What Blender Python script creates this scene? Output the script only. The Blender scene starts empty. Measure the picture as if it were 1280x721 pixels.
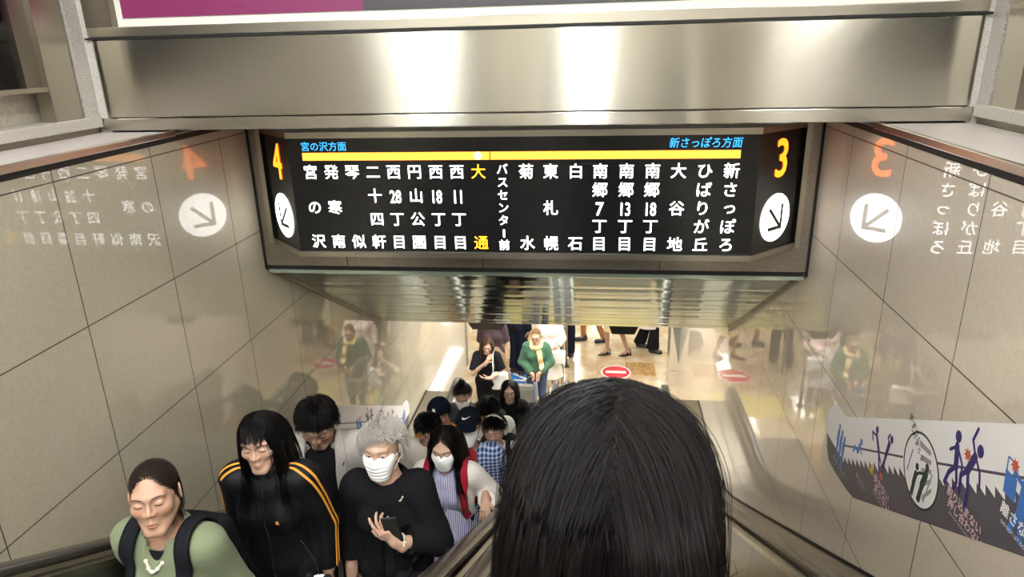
import bpy, bmesh, math, random
import numpy as np
from mathutils import Vector, Matrix
random.seed(7); RNG = np.random.default_rng(7)
C = bpy.context.scene.collection
R_ = math.radians

# ------------------------------------------------------------------ camera, world, lights, exposure
sc = bpy.context.scene
sc.view_settings.view_transform = 'Standard'
sc.view_settings.look = 'None'
sc.view_settings.exposure = 0.0
sc.view_settings.gamma = 1.0
sc.view_settings.use_curve_mapping = False
PITCH, YAW, ROLL = R_(19.3872), R_(-7.4857), R_(-1.5146)
_fw = Vector((math.sin(YAW)*math.cos(PITCH), math.cos(YAW)*math.cos(PITCH), -math.sin(PITCH)))
_rt = Vector((math.cos(YAW), -math.sin(YAW), 0)); _up = _rt.cross(_fw)
_r2 = _rt*math.cos(ROLL)+_up*math.sin(ROLL); _u2 = -_rt*math.sin(ROLL)+_up*math.cos(ROLL)
cd = bpy.data.cameras.new('camera'); cam = bpy.data.objects.new('camera', cd); C.objects.link(cam)
cam.matrix_world = Matrix((( _r2.x, _u2.x, -_fw.x, 0), (_r2.y, _u2.y, -_fw.y, 0), (_r2.z, _u2.z, -_fw.z, 0), (0, 0, 0, 1)))
cd.sensor_width = 36; cd.lens = 873.83/1280*36; cd.clip_start = 0.02; cd.clip_end = 100
cd.dof.use_dof = True; cd.dof.focus_distance = 3.4; cd.dof.aperture_fstop = 10
sc.camera = cam
w = bpy.data.worlds.new('world'); sc.world = w; w.use_nodes = True
w.node_tree.nodes['Background'].inputs[0].default_value = (0.9, 0.95, 1.0, 1)
w.node_tree.nodes['Background'].inputs[1].default_value = 0.25
UP_LAMP = 65.0       # emission of the ticket-hall ceiling lamps and their added fill
LOW_LAMP = 22.0      # emission of the platform-concourse ceiling lamps
FLOOR = -4.9
A, B = -2.087, 1.188  # left and right wall planes
CX = -0.425           # centre line between both escalators

# ------------------------------------------------------------------ materials
def lin(c):
    f = lambda v: v/12.92 if v <= .04045 else ((v+.055)/1.055)**2.4
    return tuple(f(v/255) for v in c)
def mat(name, rgb=(128, 128, 128), rough=.5, metal=0, emit=0, erg=None, spec=.5, coat=0, coatr=.03, aniso=0, sss=0, sheen=0, alpha=1, trans=0, ior=1.5):
    m = bpy.data.materials.new(name); m.use_nodes = True
    b = m.node_tree.nodes['Principled BSDF']; I = b.inputs
    I['Base Color'].default_value = (*lin(rgb), 1); I['Roughness'].default_value = rough; I['Metallic'].default_value = metal
    I['Specular IOR Level'].default_value = spec; I['IOR'].default_value = ior
    I['Coat Weight'].default_value = coat; I['Coat Roughness'].default_value = coatr
    I['Anisotropic'].default_value = aniso
    I['Sheen Weight'].default_value = sheen; I['Transmission Weight'].default_value = trans
    if emit:
        I['Emission Color'].default_value = (*(erg or lin(rgb)), 1); I['Emission Strength'].default_value = emit
    if sss:
        I['Subsurface Weight'].default_value = sss; I['Subsurface Radius'].default_value = (.012, .005, .003); I['Subsurface Scale'].default_value = .6
    return m
class NT:
    """small helper to chain nodes"""
    def __init__(s, m): s.t = m.node_tree; s.b = s.t.nodes['Principled BSDF']
    def n(s, ty, **k):
        x = s.t.nodes.new(ty)
        for a, v in k.items(): setattr(x, a, v)
        return x
    def lk(s, a, b): s.t.links.new(a, b)
    def m(s, op, a, b=None, c=None):
        x = s.n('ShaderNodeMath', operation=op)
        for i, v in enumerate((a, b, c)):
            if v is None: continue
            if isinstance(v, (int, float)): x.inputs[i].default_value = v
            else: s.lk(v, x.inputs[i])
        return x.outputs[0]
    def pos(s, obj=False):
        if obj: v = s.n('ShaderNodeTexCoord').outputs['Object']
        else: v = s.n('ShaderNodeNewGeometry').outputs['Position']
        sp = s.n('ShaderNodeSeparateXYZ'); s.lk(v, sp.inputs[0]); return v, sp.outputs
    def mix(s, f, a, b):
        x = s.n('ShaderNodeMix', data_type='RGBA')
        for i, v in ((0, f), (6, a), (7, b)):
            if isinstance(v, (int, float)): x.inputs[i].default_value = v
            elif isinstance(v, tuple): x.inputs[i].default_value = (*v, 1)
            else: s.lk(v, x.inputs[i])
        return x.outputs[2]
    def noise(s, v, scale, detail=3, rough=.5):
        x = s.n('ShaderNodeTexNoise'); x.inputs['Scale'].default_value = scale; x.inputs['Detail'].default_value = detail; x.inputs['Roughness'].default_value = rough
        if v is not None: s.lk(v, x.inputs['Vector'])
        return x.outputs['Fac']
    def ramp(s, f, lo, hi):
        x = s.n('ShaderNodeMapRange'); s.lk(f, x.inputs[0]); x.inputs[1].default_value = lo; x.inputs[2].default_value = hi; return x.outputs[0]
    def bump(s, h, st, dist=.01):
        x = s.n('ShaderNodeBump'); x.inputs['Strength'].default_value = st; x.inputs['Distance'].default_value = dist; s.lk(h, x.inputs['Height']); s.lk(x.outputs[0], s.b.inputs['Normal']); return x
    def col(s, o): s.lk(o, s.b.inputs['Base Color'])
def wall_mat(name, y0, rgb):
    m = mat(name, rgb, .32, coat=1, coatr=.004, spec=.4); t = NT(m); v, p = t.pos()
    jy = t.m('PINGPONG', t.m('ADD', p[1], -y0+62*.62), .31); jz = t.m('PINGPONG', t.m('ADD', p[2], .462+60), .30)
    j = t.m('LESS_THAN', t.m('MINIMUM', jy, jz), .0026)
    n = t.noise(v, 60, 2); c0 = lin(rgb); base = t.mix(t.ramp(n, .3, .7), tuple(q*.94 for q in c0), tuple(min(1, q*1.05) for q in c0))
    t.col(t.mix(j, base, lin((58, 48, 42))))
    t.lk(t.m('SUBTRACT', 1, j), t.b.inputs['Coat Weight'])
    # each tile tilted by a hair so that reflections break at the joints
    fy = t.m('FLOOR', t.m('DIVIDE', t.m('ADD', p[1], -y0+62*.62), .62)); fz = t.m('FLOOR', t.m('DIVIDE', t.m('ADD', p[2], .462+60), .6))
    cmb = t.n('ShaderNodeCombineXYZ'); t.lk(fy, cmb.inputs[0]); t.lk(fz, cmb.inputs[1])
    wn = t.n('ShaderNodeTexWhiteNoise'); t.lk(cmb.outputs[0], wn.inputs['Vector'])
    sub = t.n('ShaderNodeVectorMath', operation='SUBTRACT'); t.lk(wn.outputs['Color'], sub.inputs[0]); sub.inputs[1].default_value = (.5, .5, .5)
    scl = t.n('ShaderNodeVectorMath', operation='SCALE'); t.lk(sub.outputs[0], scl.inputs[0]); scl.inputs['Scale'].default_value = .006
    add = t.n('ShaderNodeVectorMath', operation='ADD'); t.lk(t.n('ShaderNodeNewGeometry').outputs['Normal'], add.inputs[0]); t.lk(scl.outputs[0], add.inputs[1])
    t.lk(add.outputs[0], t.b.inputs['Coat Normal'])
    return m
def speckle(name, rgb, rgb2, scale=220, rough=.35):
    m = mat(name, rgb, rough); t = NT(m); v, p = t.pos(); n = t.noise(v, scale, 2, .7)
    t.col(t.mix(t.ramp(n, .42, .6), lin(rgb), lin(rgb2))); return m
def brushed(name, rgb, rough, aniso=.9, rot=0.0, axis='Z'):
    m = mat(name, rgb, rough, 1, aniso=aniso); t = NT(m); v, p = t.pos()
    tg = t.n('ShaderNodeTangent', direction_type='RADIAL', axis=axis); t.lk(tg.outputs[0], t.b.inputs['Tangent']); t.b.inputs['Anisotropic Rotation'].default_value = rot
    mp = t.n('ShaderNodeMapping'); mp.inputs['Scale'].default_value = (.6, .6, 90); t.lk(v, mp.inputs[0])
    n = t.noise(mp.outputs[0], 8, 3, .6); c = lin(rgb); t.col(t.mix(n, tuple(q*.9 for q in c), tuple(min(1, q*1.08) for q in c)))
    return m
def cloth(name, rgb, rough=.85, var=.12, sheen=.15, weave=900, sc=9):
    dk = sum(rgb) < 150; m = mat(name, tuple(v*.7 for v in rgb) if dk else rgb, rough, spec=.12 if dk else .2, sheen=0 if dk else sheen*.5); t = NT(m); v, p = t.pos(True)
    n = t.noise(v, sc, 3); c = lin(rgb); t.col(t.mix(n, tuple(q*(1-var) for q in c), tuple(min(1, q*(1+var)) for q in c)))
    t.bump(t.noise(v, weave, 1), .15, .002); return m
M = {}
M['wall_l'] = wall_mat('glazed_tile_left', 2.434, (174, 167, 147))
M['wall_r'] = wall_mat('glazed_tile_right', 2.300, (200, 188, 170))
M['beam'] = brushed('brushed_steel_lintel', (200, 196, 186), .20, 1.0, .25)
M['steel'] = mat('satin_steel', (176, 170, 158), .3, 1)
M['steel_dark'] = mat('dull_steel', (128, 122, 112), .34, 1)
M['frame'] = speckle('sign_surround_steel', (150, 141, 130), (165, 156, 145), 90, .3); M['frame'].node_tree.nodes['Principled BSDF'].inputs['Metallic'].default_value = .8
M['soffit'] = mat('polished_slat', (118, 138, 130), .10, 1)
M['granite'] = speckle('grey_granite', (204, 199, 192), (146, 142, 138), 260)
M['ledge'] = mat('white_ledge', (196, 188, 184), .35)
M['stone'] = speckle('beige_stone', (196, 188, 174), (182, 174, 160), 30, .3)
M['black'] = mat('black_gap', (14, 12, 12), .6)
M['sign_black'] = mat('sign_black_glass', (17, 17, 19), .25, coat=.0)
M['white_on'] = mat('lit_white', (255, 255, 255), .5, emit=5.0, erg=(1, .98, .95))
M['text_on'] = mat('lit_white_letters', (255, 255, 255), .5, emit=4.6, erg=(1, .99, .98))
M['yellow_on'] = mat('lit_yellow_letters', (255, 210, 40), .5, emit=1, erg=(2.2, .92, .03))
M['cyan_on'] = mat('lit_cyan_letters', (70, 190, 255), .5, emit=1, erg=(.06, .62, 1.5))
M['bar_on'] = mat('lit_yellow_line', (255, 215, 80), .5, emit=1, erg=(3.2, .74, .08))
M['num_on'] = mat('lit_orange_number', (255, 190, 40), .5, emit=1, erg=(3.6, .62, .03))
M['arrow'] = mat('dark_arrow', (52, 50, 48), .6)
M['rubber'] = mat('handrail_rubber', (50, 46, 41), .24, spec=.6)
M['deck'] = mat('deck_steel', (150, 144, 132), .32, 1)
M['panel'] = mat('balustrade_steel', (150, 152, 150), .34, 1)
_t = NT(M['panel']); _v, _p = _t.pos(); _t.col(_t.mix(_t.m('LESS_THAN', _t.m('PINGPONG', _t.m('ADD', _p[1], 20), .6), .003), lin((150, 152, 150)), lin((70, 68, 64))))
M['tread'] = mat('step_aluminium', (120, 120, 118), .45, .8)
M['yellow'] = mat('yellow_marking', (214, 178, 40), .5)
M['lamp'] = mat('lamp_diffuser', (255, 250, 240), .4, emit=UP_LAMP, erg=(.985, 1, .975))
M['lamp_dim'] = mat('lamp_diffuser_dim', (255, 250, 240), .4, emit=UP_LAMP*.6, erg=(1, .985, .92))
M['lamp_low'] = mat('lamp_diffuser_low', (255, 252, 246), .4, emit=LOW_LAMP, erg=(1, .98, .92))
M['white'] = mat('white_paint', (225, 222, 214), .5)
M['ceil'] = mat('ceiling_panel', (214, 212, 206), .6)
M['glass'] = mat('clear_glass', (235, 240, 236), .02)
_t = NT(M['glass']); _tr = _t.n('ShaderNodeBsdfTransparent'); _gl = _t.n('ShaderNodeBsdfGlossy'); _gl.inputs['Roughness'].default_value = .02; _fr = _t.n('ShaderNodeFresnel'); _mx = _t.n('ShaderNodeMixShader')
_t.lk(_fr.outputs[0], _mx.inputs[0]); _t.lk(_tr.outputs[0], _mx.inputs[1]); _t.lk(_gl.outputs[0], _mx.inputs[2]); _t.lk(_mx.outputs[0], _t.t.nodes['Material Output'].inputs[0])
M['vinyl_w'] = mat('vinyl_white', (226, 222, 220), .45)
M['vinyl_d'] = mat('vinyl_dark', (84, 78, 84), .45)
M['vinyl_navy'] = mat('vinyl_navy', (44, 34, 104), .45)
M['vinyl_blue'] = mat('vinyl_blue', (62, 110, 176), .45)
M['vinyl_green'] = mat('vinyl_green', (24, 52, 40), .45)
M['vinyl_pink'] = mat('vinyl_pink', (206, 176, 176), .45)
M['vinyl_red'] = mat('vinyl_red', (190, 84, 64), .45)
M['vinyl_yel'] = mat('vinyl_yellow', (204, 160, 40), .45)
M['vinyl_grey'] = mat('vinyl_grey', (150, 146, 146), .45)
M['vinyl_plum'] = mat('vinyl_plum', (92, 72, 92), .45)

# ------------------------------------------------------------------ mesh helpers
def link(name, me, mt=None, parent=None):
    o = bpy.data.objects.new(name, me); C.objects.link(o)
    if mt is not None and hasattr(me, 'materials'):
        for q in (mt if isinstance(mt, (list, tuple)) else [mt]): me.materials.append(q)
    if parent is not None: o.parent = parent
    return o
def tag(o, label=None, cat=None, group=None, kind=None):
    if label: o['label'] = label
    if cat: o['category'] = cat
    if group: o['group'] = group
    if kind: o['kind'] = kind
    return o
def empty(name, loc=(0, 0, 0), rz=0):
    o = bpy.data.objects.new(name, None); C.objects.link(o); o.location = loc; o.rotation_euler = (0, 0, rz); o.empty_display_size = .1
    return o
def arr_mesh(name, V, F, smooth=True):
    """mesh from numpy arrays; F is (n,k) with constant k"""
    V = np.asarray(V, np.float32); F = np.asarray(F, np.int32); me = bpy.data.meshes.new(name)
    n, k = F.shape; me.vertices.add(len(V)); me.vertices.foreach_set('co', V.ravel())
    me.loops.add(n*k); me.loops.foreach_set('vertex_index', F.ravel())
    me.polygons.add(n); me.polygons.foreach_set('loop_start', np.arange(0, n*k, k, dtype=np.int32)); me.polygons.foreach_set('loop_total', np.full(n, k, np.int32))
    me.polygons.foreach_set('use_smooth', np.full(n, smooth, bool)); me.update(calc_edges=True); me.validate(); return me
class MB:
    def __init__(s): s.bm = bmesh.new()
    def box(s, x0, x1, y0, y1, z0, z1, bev=0, rot=None, seg=2):
        r = bmesh.ops.create_cube(s.bm, size=1); vs = r['verts']
        bmesh.ops.scale(s.bm, verts=vs, vec=(abs(x1-x0), abs(y1-y0), abs(z1-z0)))
        if bev:
            es = list({e for v in vs for e in v.link_edges}); q = bmesh.ops.bevel(s.bm, geom=es, offset=bev, segments=seg, affect='EDGES', profile=.5); vs = list({v for f in q['faces'] for v in f.verts} | {v for v in vs if v.is_valid})
        if rot is not None: bmesh.ops.rotate(s.bm, verts=vs, matrix=rot)
        bmesh.ops.translate(s.bm, verts=vs, vec=((x0+x1)/2, (y0+y1)/2, (z0+z1)/2)); return vs
    def prism(s, pts, axis, a0, a1):
        """polygon pts in the two other axes (ordered), extruded from a0 to a1 along axis"""
        def mk(p, a): return {'x': (a, p[0], p[1]), 'y': (p[0], a, p[1]), 'z': (p[0], p[1], a)}[axis]
        v0 = [s.bm.verts.new(mk(p, a0)) for p in pts]; v1 = [s.bm.verts.new(mk(p, a1)) for p in pts]; n = len(pts)
        s.bm.faces.new(v0); s.bm.faces.new(v1[::-1])
        for i in range(n): s.bm.faces.new((v0[i], v1[i], v1[(i+1) % n], v0[(i+1) % n]))
    def poly(s, P): s.bm.faces.new([s.bm.verts.new(p) for p in P])
    def tube(s, P, r, n=10, caps=True):
        P = [Vector(p) for p in P]; rings = []
        rr = r if isinstance(r, (list, tuple)) else [r]*len(P); nrm = None
        for i, p in enumerate(P):
            t = (P[min(i+1, len(P)-1)]-P[max(i-1, 0)]).normalized()
            if nrm is None: nrm = t.orthogonal().normalized()
            nrm = (nrm-t*nrm.dot(t)).normalized(); bi = t.cross(nrm)
            rings.append([s.bm.verts.new(p+(nrm*math.cos(2*math.pi*k/n)+bi*math.sin(2*math.pi*k/n))*rr[i]) for k in range(n)])
        for a, b in zip(rings, rings[1:]):
            for k in range(n): f = s.bm.faces.new((a[k], a[(k+1) % n], b[(k+1) % n], b[k])); f.smooth = True
        if caps: s.bm.faces.new(rings[0][::-1]); s.bm.faces.new(rings[-1])
    def build(s, name, mt, parent=None, smooth=False):
        bmesh.ops.recalc_face_normals(s.bm, faces=s.bm.faces); me = bpy.data.meshes.new(name); s.bm.to_mesh(me); s.bm.free()
        if smooth: me.polygons.foreach_set('use_smooth', np.ones(len(me.polygons), bool))
        return link(name, me, mt, parent)
def box(name, mt, b, parent=None, bev=0):
    m = MB(); m.box(*b, bev=bev); return m.build(name, mt, parent)
def struct(o): o['kind'] = 'structure'; return o
def sweep(name, path, section, mt, parent=None, closed=True, smooth=False):
    """path: (y,z) points; section: (dx, dn) points with dx world X and dn along the path normal"""
    P = np.array(path, float); T = np.gradient(P, axis=0); T /= np.linalg.norm(T, axis=1)[:, None]; N = np.stack([-T[:, 1], T[:, 0]], 1)
    k = len(section); V = []
    for p, n in zip(P, N):
        for dx, dn in section: V.append((dx, p[0]+n[0]*dn, p[1]+n[1]*dn))
    F = []
    for i in range(len(P)-1):
        for j in range(k if closed else k-1): F.append((i*k+j, i*k+(j+1) % k, (i+1)*k+(j+1) % k, (i+1)*k+j))
    me = arr_mesh(name, V, F, smooth); bm = bmesh.new(); bm.from_mesh(me)
    if closed:
        bm.verts.ensure_lookup_table(); bm.faces.new([bm.verts[j] for j in range(k)][::-1]); bm.faces.new([bm.verts[(len(P)-1)*k+j] for j in range(k)])
    bmesh.ops.recalc_face_normals(bm, faces=bm.faces); bm.to_mesh(me); bm.free()
    return link(name, me, mt, parent)
# text -> mesh pieces
_DG = bpy.context.evaluated_depsgraph_get
def glyphs(txt, size, bold=.0, align='CENTER'):
    cu = bpy.data.curves.new('t', 'FONT'); cu.body = txt; cu.size = size; cu.align_x = align; cu.align_y = 'CENTER'; cu.offset = bold*size; cu.resolution_u = 3
    o = bpy.data.objects.new('t', cu); C.objects.link(o); bpy.context.view_layer.update()
    me = bpy.data.meshes.new_from_object(o.evaluated_get(_DG())); bpy.data.objects.remove(o); bpy.data.curves.remove(cu)
    V = np.array([v.co[:] for v in me.vertices]).reshape(-1, 3); F = [tuple(p.vertices) for p in me.polygons]; bpy.data.meshes.remove(me)
    return V, F
class Flat:
    """collects flat shapes in a plane: origin o, axes ex, ey (3-vectors)"""
    def __init__(s, o, ex, ey): s.o, s.ex, s.ey = Vector(o), Vector(ex), Vector(ey); s.V = []; s.F = []; s.n = s.ex.cross(s.ey); s.k = 0
    def p(s, x, y, n=0): return tuple(s.o+s.ex*x+s.ey*y)
    def add(s, V, F):
        k = len(s.V); s.k += 1; d = s.n*(s.k % 12)*2e-5; s.V += [tuple(Vector(s.p(v[0], v[1]))+d) for v in V]; s.F += [tuple(k+i for i in f) for f in F]
    def text(s, t, x, y, size, bold=.02, rot=0, sx=1, ital=0, fit=None):
        V, F = glyphs(t, size, 0)
        if not len(V): return
        if fit:   # centre the ink on x,y and fit its height to fit
            lo, hi = V.min(0), V.max(0); V = (V-(lo+hi)/2)*(fit/(hi[1]-lo[1]))
        V[:, 0] = V[:, 0]*sx+V[:, 1]*ital
        c, q = math.cos(rot), math.sin(rot); k = bold*size*.36
        for ox, oy in ([(0, 0)]+[(k*math.cos(a), k*math.sin(a)) for a in (0, .785, 1.57, 2.356, 3.142, 3.927, 4.712, 5.498)] if bold and size > .03 else [(0, 0)]): s.add([(x+ox+v[0]*c-v[1]*q, y+oy+v[0]*q+v[1]*c) for v in V], F)
    def rect(s, x0, x1, y0, y1): s.add([(x0, y0), (x1, y0), (x1, y1), (x0, y1)], [(0, 1, 2, 3)])
    def ell(s, x, y, rx, ry=None, n=32, rot=0):
        ry = ry or rx; c, q = math.cos(rot), math.sin(rot); s.add([(x+rx*math.cos(a)*c-ry*math.sin(a)*q, y+rx*math.cos(a)*q+ry*math.sin(a)*c) for a in [2*math.pi*i/n for i in range(n)]], [tuple(range(n))])
    def seg(s, a, b, wa, wb=None):
        wb = wa if wb is None else wb; d = Vector((b[0]-a[0], b[1]-a[1])); L = d.length or 1; nx, ny = -d.y/L, d.x/L
        s.add([(a[0]+nx*wa, a[1]+ny*wa), (a[0]-nx*wa, a[1]-ny*wa), (b[0]-nx*wb, b[1]-ny*wb), (b[0]+nx*wb, b[1]+ny*wb)], [(0, 1, 2, 3)])
    def limb(s, pts, wd):
        wd = wd if isinstance(wd, (list, tuple)) else [wd]*len(pts)
        for i in range(len(pts)-1): s.seg(pts[i], pts[i+1], wd[i], wd[i+1])
        for p, q in zip(pts, wd): s.ell(p[0], p[1], q, n=12)
    def pol(s, P): s.add(P, [tuple(range(len(P)))])
    def build(s, name, mt, parent=None):
        me = bpy.data.meshes.new(name); me.from_pydata(s.V, [], s.F); me.update(); return link(name, me, mt, parent)

# ------------------------------------------------------------------ the setting
def structbox(name, mt, b, bev=0): return struct(box(name, mt, b, bev=bev))
def wall_poly(name, x0, x1, mt, pts):
    m = MB(); m.prism(pts, 'x', x0, x1); return struct(m.build(name, mt))
ZT = -.385
wall_poly('wall_left', A-.06, A, M['wall_l'], [(-4.5, ZT), (-4.5, -2.2), (10.25, FLOOR-.1), (10.25, -2.48), (6, -2.3), (4.0, ZT)][::-1])
wall_poly('wall_right', B, B+.06, M['wall_r'], [(-4.5, ZT), (-4.5, -2.2), (9.62, FLOOR-.1), (9.62, -2.48), (6, -2.3), (4.0, ZT)])
structbox('wall_end_right', M['wall_r'], (1.058, 1.6, 9.6, 9.95, FLOOR, -2.4))
structbox('wall_end_left', M['wall_l'], (-2.6, A+.02, 10.1, 10.3, FLOOR, -2.4))
for sx, xin, xo in ((-1, A, -2.44), (1, B, 1.55)):
    s = '_left' if sx < 0 else '_right'
    structbox('trim_gap'+s, M['black'], (min(xin-sx*.0015, xo), max(xin-sx*.0015, xo), -4.5, 3.96, -.418, -.3905))
    m = MB(); m.box(min(xin-sx*.012, xo), max(xin-sx*.012, xo), -4.5, 3.21, -.381, -.366, bev=.003); struct(m.build('trim_ledge'+s, M['ledge']))
    m = MB(); m.box(min(xin-sx*.016, xin+sx*.004), max(xin-sx*.016, xin+sx*.004), -4.5, 3.26, -.392, -.362, bev=.003); struct(m.build('trim_lip'+s, M['steel']))
    k0 = -2.40 if sx < 0 else 1.535; k1 = k0+sx*.35
    structbox('trim_recess'+s, M['steel_dark'], (min(k0+sx*.02, k1), max(k0+sx*.02, k1), -4.5, 3.2, -.37, -.338))
    structbox('trim_kerb'+s, M['granite'], (min(k0, k1), max(k0, k1), -4.5, 3.2, -.338, -.288), bev=.004)
    g0 = -2.42 if sx < 0 else 1.55
    def bx(nm, mt, y0, y1, z0, z1, d0=0, d1=.1): return structbox(nm+s, mt, (min(g0+sx*d0, g0+sx*d1), max(g0+sx*d0, g0+sx*d1), y0, y1, z0, z1))
    bx('trim_post_granite', M['granite'], 3.125, 3.25, -.29, .45, -.0, .3)
    bx('trim_post_gap', M['black'], 3.10, 3.125, -.29, .45, .02, .1)
    win = empty('window_1' if sx < 0 else 'window_2', (g0, 1.0, -.288)); struct(win)
    def wb(nm, mt, b):
        o = box(nm, mt, b, win); o.data.transform(Matrix.Translation((-g0, -1.0, .288))); return o
    X = lambda d0, d1: (min(g0+sx*d0, g0+sx*d1), max(g0+sx*d0, g0+sx*d1))
    wb('frame', M['steel'], (*X(.0, .07), 2.93, 3.10, -.288, .45)); wb('frame', M['steel_dark'], (*X(.03, .06), 2.84, 2.93, -.15, .45))
    wb('rail', M['steel'], (*X(.01, .06), -4.5, 2.93, -.155, -.135)); wb('pane', M['glass'], (*X(.035, .041), -4.5, 2.9, -.135, .45))
    structbox('wall_back_stone'+s, M['stone'], (*X(.12, .2), -4.5, 3.1, -.288, .45))
    for yj in (2.62, 1.55, .5): structbox('trim_joint'+s, M['black'], (*X(.117, .122), yj, yj+.006, -.288, .45))
m = MB(); m.box(-2.37, 1.518, 3.2, 3.9, -.296, .058, bev=.004); struct(m.build('wall_lintel', M['beam']))
m = MB(); m.box(-2.41, 1.535, 3.203, 3.94, -.358, -.299, bev=.004); struct(m.build('trim_lintel', M['beam']))
structbox('trim_lintel_top', M['black'], (-2.40, 1.54, 3.195, 3.6, .058, .068))
structbox('wall_upper_front', M['ceil'], (-5.1, 4.6, 3.5, 3.6, .06, 1.85))
for _s, _x0, _x1 in (('left', -5.1, -2.8), ('right', 1.9, 4.6)): structbox('wall_upper_front_'+_s, M['ceil'], (_x0, _x1, 3.5, 3.6, -.9, .06))
structbox('wall_upper_filler', M['granite'], (-2.9, 2.0, 3.35, 3.5, -.36, .07))
for _s, _x0, _x1 in (('left', -2.46, -2.372), ('right', 1.520, 1.60)): structbox('trim_corner_'+_s, M['granite'], (_x0, _x1, 3.215, 3.5, -.385, .45))
# upper hall shell behind the camera
structbox('ceiling', M['ceil'], (-5.1, 4.6, -9, 3.6, 1.8, 1.9)); structbox('wall_back', M['ceil'], (-5.1, 4.6, -9.2, -9, -1, 1.9))
structbox('floor_upper', M['stone'], (-2.9, 2.1, -9, -3.0, -1.0, -.88))
for sx, x in ((-1, -5.05), (1, 4.55)):
    structbox('wall_upper_'+('left' if sx < 0 else 'right'), M['ceil'], (x-.05, x+.05, -9, 3.6, -.9, 1.85)); xi = -2.6 if sx < 0 else 1.72
    structbox('floor_upper_'+('left' if sx < 0 else 'right'), M['stone'], (min(x, xi), max(x, xi), -9, 3.6, -1.0, -.88))
def ceiling_lamp(x, y, L, wd, z, mt, label, group, cat='ceiling light'):
    t = empty('ceiling_light', (x, y, z)); tag(t, label, cat, group)
    m = MB(); m.box(-wd/2-.02, -wd/2, -L/2, L/2, -.03, .03); m.box(wd/2, wd/2+.02, -L/2, L/2, -.03, .03); m.box(-wd/2-.02, wd/2+.02, -L/2-.02, -L/2, -.03, .03); m.box(-wd/2-.02, wd/2+.02, L/2, L/2+.02, -.03, .03); m.build('frame', M['white'], t)
    box('diffuser', mt, (-wd/2, wd/2, -L/2, L/2, -.02, .0), t)
for x, y, L, wd in ((-2.3, -1.9, 3.2, .20), (-1.5, .9, 1.7, .18), (-.14, -1.2, 5.0, .22), (1.48, .9, 1.7, .16), (2.25, -1.9, 3.2, .20), (3.05, -1.9, 3.2, .08), (-2.7, -5.4, 3.2, .4), (-.25, -5.8, 3.0, .4), (3.5, -5.4, 3.2, .3)):  # near pair and rear three are unseen fill, added to brighten the shaft walls
    ceiling_lamp(x, y, L, wd, 1.76, M['lamp_dim' if x > 1 else 'lamp'], 'long fluorescent ceiling light over the ticket hall, in a set with added fill lights', 'ceiling lights of the upper hall')
# sloped soffit of polished slats
sl = math.tan(R_(30)); Y0s, Z0s, Y1s = 4.02, -1.318, 6.02
m = MB(); n = 26
for i in range(n):
    ya = Y0s+(Y1s-Y0s)*i/n; yb = Y0s+(Y1s-Y0s)*(i+.93)/n; za = Z0s-(ya-Y0s)*.585; zb = Z0s-(yb-Y0s)*.585
    t = .0012*(1 if i % 2 else -1)+.0012*math.sin(i*1.7)
    m.prism([(ya, za+.001), (yb, zb+t), (yb, zb+.02), (ya, za+.02)], 'x', A+.02, B-.02)
struct(m.build('ceiling_slope', M['soffit']))
m = MB(); m.prism([(4.0, -1.30), (6.05, -2.50), (6.05, -2.45), (4.0, -1.26)], 'x', A, B); struct(m.build('ceiling_slope_backing', M['black']))
for sx, x in ((-1, A), (1, B)):
    m = MB(); m.prism([(3.99, -1.325), (6.03, -2.518), (6.03, -2.49), (3.99, -1.295)], 'x', *sorted((x, x-sx*.022))); struct(m.build('trim_slope_'+('left' if sx < 0 else 'right'), M['steel_dark']))
structbox('trim_slope_edge', mat('green_edge', (186, 200, 184), .15, .6), (A+.02, B-.02, 3.985, 4.03, -1.335, -1.313))
# lower concourse shell
def floor_mat():
    m = mat('marble_floor', (196, 182, 156), .18, coat=.6, coatr=.04); t = NT(m); v, p = t.pos()
    fx = t.m('FLOOR', t.m('DIVIDE', p[0], .45)); fy = t.m('FLOOR', t.m('DIVIDE', p[1], .45))
    cb = t.n('ShaderNodeCombineXYZ'); t.lk(fx, cb.inputs[0]); t.lk(fy, cb.inputs[1]); wn = t.n('ShaderNodeTexWhiteNoise', noise_dimensions='2D'); t.lk(cb.outputs[0], wn.inputs['Vector'])
    wv = t.n('ShaderNodeVectorMath', operation='MULTIPLY_ADD'); t.lk(wn.outputs['Color'], wv.inputs[0]); wv.inputs[1].default_value = (9, 9, 9); t.lk(v, wv.inputs[2])
    n = t.noise(wv.outputs[0], 3.2, 6, .62); c = t.mix(t.ramp(n, .38, .66), lin((204, 190, 162)), lin((180, 156, 120)))
    n2 = t.noise(wv.outputs[0], 24, 4, .7); c2 = t.mix(t.ramp(n2, .35, .6), lin((196, 164, 112)), lin((150, 112, 70)))
    c = t.mix(t.m('GREATER_THAN', wn.outputs['Value'], .94), c, c2)
    jx = t.m('PINGPONG', p[0], .225); jy = t.m('PINGPONG', p[1], .225); j = t.m('LESS_THAN', t.m('MINIMUM', t.m('ABSOLUTE', jx), t.m('ABSOLUTE', jy)), .002)
    t.col(t.mix(j, c, lin((150, 134, 110)))); return m
M['floor'] = floor_mat()
structbox('floor', M['floor'], (-9, 9, 3.5, 24, FLOOR-.12, FLOOR))
structbox('ceiling_lower', M['ceil'], (-9, 9, 6.05, 24, -2.45, -2.35))
structbox('wall_far', mat('far_wall', (205, 196, 180), .4), (-9, 9, 24, 24.2, FLOOR, -2.3))
for s, x in (('far_left', -9.1), ('far_right', 9.1)): structbox('wall_'+s, mat('side_wall', (200, 192, 176), .4), (x-.1, x+.1, 9, 24, FLOOR, -2.3))
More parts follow.
